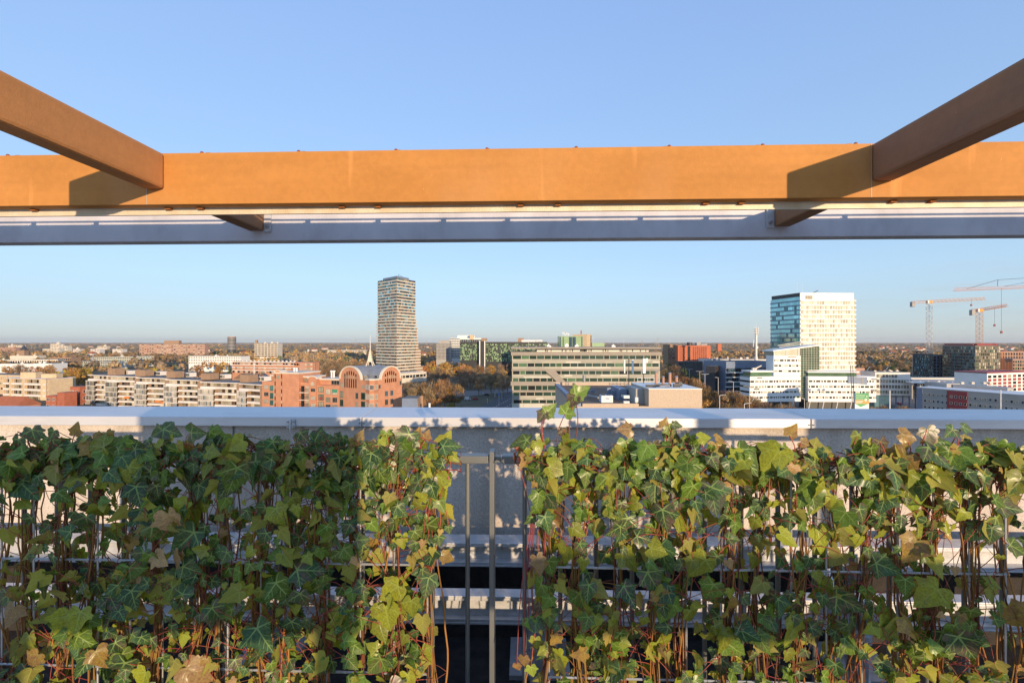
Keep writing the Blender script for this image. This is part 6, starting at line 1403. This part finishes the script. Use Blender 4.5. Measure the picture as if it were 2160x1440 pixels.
def trunk_mesh(H, R_, Hb, seed):
    rd_ = random.Random(seed); b = MB(); b.tube([(0,0,-.3),(rd_.uniform(-.2,.2),rd_.uniform(-.2,.2),Hb),(rd_.uniform(-.4,.4),rd_.uniform(-.4,.4),H*.62)], .30, 6, 0, .12)
    for i in range(9):
        a = rd_.uniform(0,6.28); z = rd_.uniform(Hb*.8,H*.6); e = rd_.uniform(.45,.85)*R_; t = (math.cos(a)*e, math.sin(a)*e, z+rd_.uniform(.18,.4)*H)
        b.tube([(0,0,z),(t[0]*.45,t[1]*.45,z+(t[2]-z)*.55),t], .11, 4, 0, .03)
    return b.mesh('trunk', M_BARK)
PB = [(.24,.165,.10),(.29,.19,.105),(.20,.15,.105),(.32,.215,.115)]       # bare brown
PO = [(.44,.21,.045),(.36,.18,.045),(.30,.19,.07),(.48,.25,.045)]          # orange brown
PY = [(.44,.30,.04),(.34,.26,.04),(.25,.23,.05),(.42,.27,.04)]             # yellow
PG = [(.08,.11,.04),(.10,.13,.045),(.06,.085,.04)]                      # green
PR = [(.36,.20,.085),(.28,.18,.095),(.42,.22,.075)]                        # tan brown leaves
KINDS = {'bare':(PB,'bare',1500,'bare brown tree'), 'oak':(PR,'leaf',1300,'tan brown leafed tree'), 'orange':(PO,'leaf',1400,'orange autumn tree'), 'yellow':(PY,'leaf',1400,'yellow-green autumn tree'), 'green':(PG,'leaf',1300,'dark green tree'), 'half':(PB+PO[:2],'bare',1900,'orange-brown half-bare tree')}
for _p in (PB,PO,PY,PG,PR): _p[:] = [tuple(c*1.15 for c in q) for q in _p]
PROTO = {}
for kn,(pal,stl,n,lab) in KINDS.items():
    PROTO[kn] = [(crown_mesh('crown', 5.5, 12.5 if stl == 'bare' else 11.5, n, pal, stl, 100+hash_+len(kn)*7), trunk_mesh(16, 5.5, 4.2, hash_)) for hash_ in (1,2,3)]
NT = [0]
def tree(kn, x, y, H, lab, group, wide=1.0, z=0):
    c, t = random.choice(PROTO[kn]); s = H/16.5; r = thing('tree', lab, 'tree', (x,y,z), group)
    r.rotation_euler = (0,0,random.uniform(0,6.28)); r.scale = (s*wide*random.uniform(.9,1.1),)*2+(s,)
    a = bpy.data.objects.new('crown', c); C.objects.link(a); a.parent = r; a.location = (0,0,4.0)
    b = bpy.data.objects.new('trunk', t); C.objects.link(b); b.parent = r; NT[0] += 1; return r
def free(x, y, r=0): return all((x-a)**2+(y-b)**2 > (q+r)**2 for a,b,q in OCC)
ROADS = [(1010,1100,300,470)]
def wood(n, x0, x1, Z0, Z1, kinds, H0, H1, where, maxtry=40, wide=1.0):
    got = []
    for i in range(n):
        for _ in range(maxtry):
            Z = math.sqrt(random.uniform(Z0*Z0, Z1*Z1)); p = random.uniform(x0,x1); q = px(p,Z)
            if free(*q) and all((q[0]-a)**2+(q[1]-b)**2 > 30 for a,b in got): break
        else: continue
        got.append(q); kn = random.choice(kinds); tree(kn, q[0], q[1], random.uniform(H0,H1), f'{KINDS[kn][3]} {where}', f'{KINDS[kn][3]}s {where}', wide)
wood(8, 112, 182, 372, 430, ['yellow','yellow','oak','orange'], 19, 22, 'behind the beige flats')
wood(12, 0, 112, 440, 530, ['oak','bare','oak','orange'], 15, 18, 'before the white sheds')
wood(12, 235, 430, 470, 560, ['orange','yellow','oak','bare'], 12, 17, 'before the green-windowed slab')
wood(14, 420, 560, 330, 420, ['oak','bare','orange','bare','yellow'], 11, 15, 'behind the brown stair towers')
wood(6, 440, 660, 500, 600, ['yellow','orange','oak','green'], 13, 17, 'behind the red and white flats')
wood(46, 645, 800, 430, 640, ['bare','bare','bare','oak','bare'], 16, 20, 'in the wood left of the tall tower')
wood(16, 895, 1080, 520, 640, ['orange','oak','yellow','orange','bare'], 14, 19, 'at the foot of the university blocks')
wood(26, 900, 1078, 390, 520, ['bare','oak','orange','bare','bare'], 14, 18, 'in the park left of the office block')
wood(10, 950, 1075, 345, 400, ['bare','bare','oak'], 14, 17, 'in the shade of the office block')
for x, Z, H, kn in ((862,290,17,'bare'),(878,275,18,'bare'),(896,270,18,'half'),(916,262,20,'bare'),(938,258,21,'half'),(958,262,18,'half'),(925,235,13,'orange'),(950,232,12,'yellow'),(905,240,12,'half'),(975,236,9,'green'),(992,240,7,'green'),(960,222,9,'green'),(1035,215,5.5,'orange'),(1020,225,5.5,'half'),(1085,205,7,'half'),(1100,205,6.5,'half'),(885,230,12,'half')):
    q = px(x,Z); tree(kn, q[0], q[1], H, f'{KINDS[kn][3]} right of the brick building above the coping', f'{KINDS[kn][3]}s right of the brick building')
for x, Z, H, kn in ((1402,440,17,'bare'),(1412,470,18,'green'),(1424,430,17,'bare'),(1420,390,15,'half'),(1436,400,14,'bare'),(1410,360,16,'half'),(1428,330,17,'half'),(1445,345,12,'green'),(1462,380,13,'green'),(1470,350,12,'green'),(1440,430,15,'green'),(1480,420,11,'oak'),(1500,430,10,'oak'),(1425,290,14,'half'),(1444,268,17,'half'),(1462,262,17.5,'half'),(1480,255,15,'half'),(1495,240,12.5,'half'),(1478,222,13,'orange'),
    (1535,232,14,'half'),(1552,225,14,'half'),(1568,220,13,'half'),(1590,222,12,'half'),(1540,210,10,'half'),(1612,215,10,'bare'),(1632,212,9.5,'bare'),(1652,214,9,'bare'),(1672,212,8.5,'bare'),(1520,250,9,'half')):
    q = px(x,Z); tree(kn, q[0], q[1], H+3.6, f'{KINDS[kn][3]} along the street right of the office block', f'{KINDS[kn][3]}s along the street', 1.2)
for x, Z, H, kn in ((1845,215,11,'bare'),(1862,218,11.5,'half'),(1895,214,11,'bare'),(1912,212,12,'half'),(1925,216,10,'bare'),(1850,205,8,'half')):
    q = px(x,Z); tree(kn, q[0], q[1], H, f'{KINDS[kn][3]} before the white framed wing', f'{KINDS[kn][3]}s before the wing', 1.2)
for x, Z, H, kn in ((2018,335,12,'bare'),(2030,335,13,'bare'),(2042,335,11,'bare'),(1940,345,10,'oak'),(1985,340,9,'oak')):
    q = px(x,Z); tree(kn, q[0], q[1], H, f'{KINDS[kn][3]} before the dark grid blocks', f'{KINDS[kn][3]}s before the grid blocks')
wood(22, 1810, 1925, 400, 640, ['oak','bare','oak','green','orange'], 14, 19, 'right of the glass tower')

# ---- terraced houses with solar panels behind the stepped apartments ----
def house_parts():
    b = MB(); b.cube(-3,3,-4.5,4.5,0,5.6); w_ = b.mesh('wall', M_BBRICK)
    b = MB(); b.add([(-3.05,-5,5.5),(3.05,-5,5.5),(3.05,5,5.5),(-3.05,5,5.5),(-3.05,0,9.4),(3.05,0,9.4)], [(0,1,5,4),(2,3,4,5),(0,4,3),(1,2,5),(3,2,1,0)]); r_ = b.mesh('roof', M_ROOFB)
    b = MB(); t = (9.4-5.5)/5
    for k in range(3): b.add([(-2.2+1.4*k,-4.2,5.5+.8*t+.12),(-1.0+1.4*k,-4.2,5.5+.8*t+.12),(-1.0+1.4*k,-1.2,5.5+3.8*t+.12),(-2.2+1.4*k,-1.2,5.5+3.8*t+.12)], [(0,1,2,3)])
    s_ = b.mesh('solar_panels', M_SOLAR); b = MB(); b.cube(1.9,2.6,-.3,.4,8.6,10.4); c_ = b.mesh('chimney', M_BBRICK); return w_, r_, s_, c_
HP = house_parts(); nh = 0
for x0,x1,Z,n,rot,wh in ((325,425,345,9,.2,'behind the brown stair towers'),(560,640,330,8,-.1,'behind the brick building'),(505,560,400,5,.1,'before the red and white flats'),(690,760,330,6,-.15,'behind the brick building'),(255,330,390,6,.3,'behind the brown stair towers'),(640,690,350,4,0,'behind the brick building')):
    for k in range(n):
        p = x0+(x1-x0)*(k+.5)/n; q = px(p, Z+random.uniform(-3,3)+(k%3)*6); r = thing('terraced_house', f'brown-roofed terraced house with dark solar panels {wh}', 'house', (q[0],q[1],3.2), f'terraced houses {wh}'); r.rotation_euler = (0,0,rot+random.choice((0,0,1.57)))
        r.scale = (1.15,1.1,1.1)
        for nm, me in zip(('wall','roof','solar_panels','chimney'), HP):
            if nm == 'solar_panels' and random.random() < .25: continue
            o = bpy.data.objects.new(nm, me); C.objects.link(o); o.parent = r
        b = None
# small pale houses scattered in the far woods
for i in range(46):
    Z = random.uniform(950,2600); p = random.uniform(1830,2150) if i < 26 else random.uniform(0,1080); q = px(p,Z)
    if not free(*q): continue
    r = thing('distant_house', 'tiny pale house among the far woods on the right' if i < 26 else 'tiny pale house among the far woods on the left', 'house', (q[0],q[1],6 if Z < 1500 else 9), 'far houses right' if i < 26 else 'far houses left'); r.rotation_euler = (0,0,random.uniform(-.6,.6)); r.scale = (random.uniform(1.5,4),1.6,1.3)
    o = bpy.data.objects.new('wall', _hw) if '_hw' in globals() else None
    if o is None:
        b = MB(); b.cube(-3,3,-4.5,4.5,-8,5.6); _hw = b.mesh('wall', M_WHITE); o = bpy.data.objects.new('wall', _hw); b = MB(); b.add([(-3.05,-5,5.5),(3.05,-5,5.5),(3.05,5,5.5),(-3.05,5,5.5),(-3.05,0,9),(3.05,0,9)], [(0,1,5,4),(2,3,4,5),(0,4,3),(1,2,5),(3,2,1,0)]); _hr = b.mesh('roof', M_ROOFR)
    C.objects.link(o); o.parent = r; o2 = bpy.data.objects.new('roof', _hr); C.objects.link(o2); o2.parent = r

# ---- far woods: crowns nobody could count ----
def woods(name, n, Z0, Z1, Hm, sz, faces, pal, seed, xr=(-1.25,1.25), pw=2):
    r = np.random.default_rng(seed); V = []; Fc = []; K = []
    u = r.uniform(size=n); Z = (Z0**pw+(Z1**pw-Z0**pw)*u)**(1/pw); xx = r.uniform(*xr, size=n)*Z
    for i in range(n):
        if not free(xx[i], Z[i], 3): continue
        s = sz*r.uniform(.7,1.25)*(1+Z[i]/9000); H = Hm*r.uniform(.8,1.2); base = np.array(pal[r.integers(len(pal))])*r.uniform(.88,1.14)
        nb = np.sin(xx[i]*.011+1.3*np.sin(Z[i]*.007))*.5+.5; base = base*(.75+.45*nb)
        d = r.normal(size=(faces,3)); d /= np.linalg.norm(d,axis=1)[:,None]; d[:,2] = np.abs(d[:,2])*1.0-.15
        P = np.array([xx[i],Z[i],H*.55])+d*np.array([s,s,H*.47])*r.uniform(.75,1.0,size=(faces,1))
        nn = d+r.normal(size=(faces,3))*.5; nn /= np.linalg.norm(nn,axis=1)[:,None]
        a = np.cross(nn, r.normal(size=(faces,3))); a /= np.linalg.norm(a,axis=1)[:,None]; b = np.cross(nn,a); q = s*r.uniform(.22,.42,size=(faces,1))
        k = len(V); V += list(P-a*q)+list(P-b*q*.8)+list(P+a*q)+list(P+b*q*.9)
        Fc += [(k+j,k+faces+j,k+2*faces+j,k+3*faces+j) for j in range(faces)]; K += list(base[None]*r.uniform(.8,1.2,size=(faces,1)))
    me = bpy.data.meshes.new(name); me.from_pydata([tuple(map(float,v)) for v in V], [], Fc); me.materials.append(M_WOODS); setcol(me, K); me.update()
    o = bpy.data.objects.new(name, me); C.objects.link(o); tag(o, kind='stuff'); return o
WP = [(.30,.20,.11),(.34,.215,.105),(.25,.18,.115),(.38,.22,.085),(.30,.205,.105),(.22,.165,.11),(.16,.16,.075),(.40,.25,.08)]
WP = [tuple(c*1.15 for c in q) for q in WP]
woods('woods', 2300, 560, 1300, 15, 5.5, 34, WP, 5, pw=1.6)
woods('woods', 3600, 1250, 3600, 15, 7.5, 18, WP, 6, pw=1.3)
woods('woods', 3800, 3400, 11000, 17, 14, 12, [tuple(c*.95 for c in q) for q in WP], 8, pw=1.2)
# canopy under and beyond them
rows_ = np.geomspace(1500, 16800, 90); th = np.linspace(-1.0, 1.0, 220); r_ = np.random.default_rng(3); V = []; Fc = []; K = []
for i, Z in enumerate(rows_):
    for j, t in enumerate(th): V.append((math.tan(t*.82)*Z, Z, float(7+r_.uniform(0,6)+Z/9000*4)))
for i in range(len(rows_)-1):
    for j in range(len(th)-1):
        k = i*len(th)+j; Fc.append((k,k+1,k+len(th)+1,k+len(th))); K.append(np.array(WP[r_.integers(len(WP))])*r_.uniform(.6,1.0))
me = bpy.data.meshes.new('far_canopy'); me.from_pydata(V, [], Fc); me.materials.append(M_WOODS); setcol(me, K); o = bpy.data.objects.new('woods', me); C.objects.link(o); tag(o, kind='stuff')

# ---- haze over the plain ----
hz = MB(); hz.cube(-19000, 19000, -80, 17500, -1, 150); hm = bpy.data.materials.new('haze_air'); hm.use_nodes = True; n_ = hm.node_tree.nodes; n_.remove(n_['Principled BSDF'])
pv = n_.new('ShaderNodeVolumePrincipled'); pv.inputs['Color'].default_value = (.92,.94,.97,1); pv.inputs['Density'].default_value = 4e-5; pv.inputs['Anisotropy'].default_value = .2; hm.node_tree.links.new(pv.outputs[0], n_['Material Output'].inputs['Volume'])
tag(hz.build('haze', hm), kind='stuff')
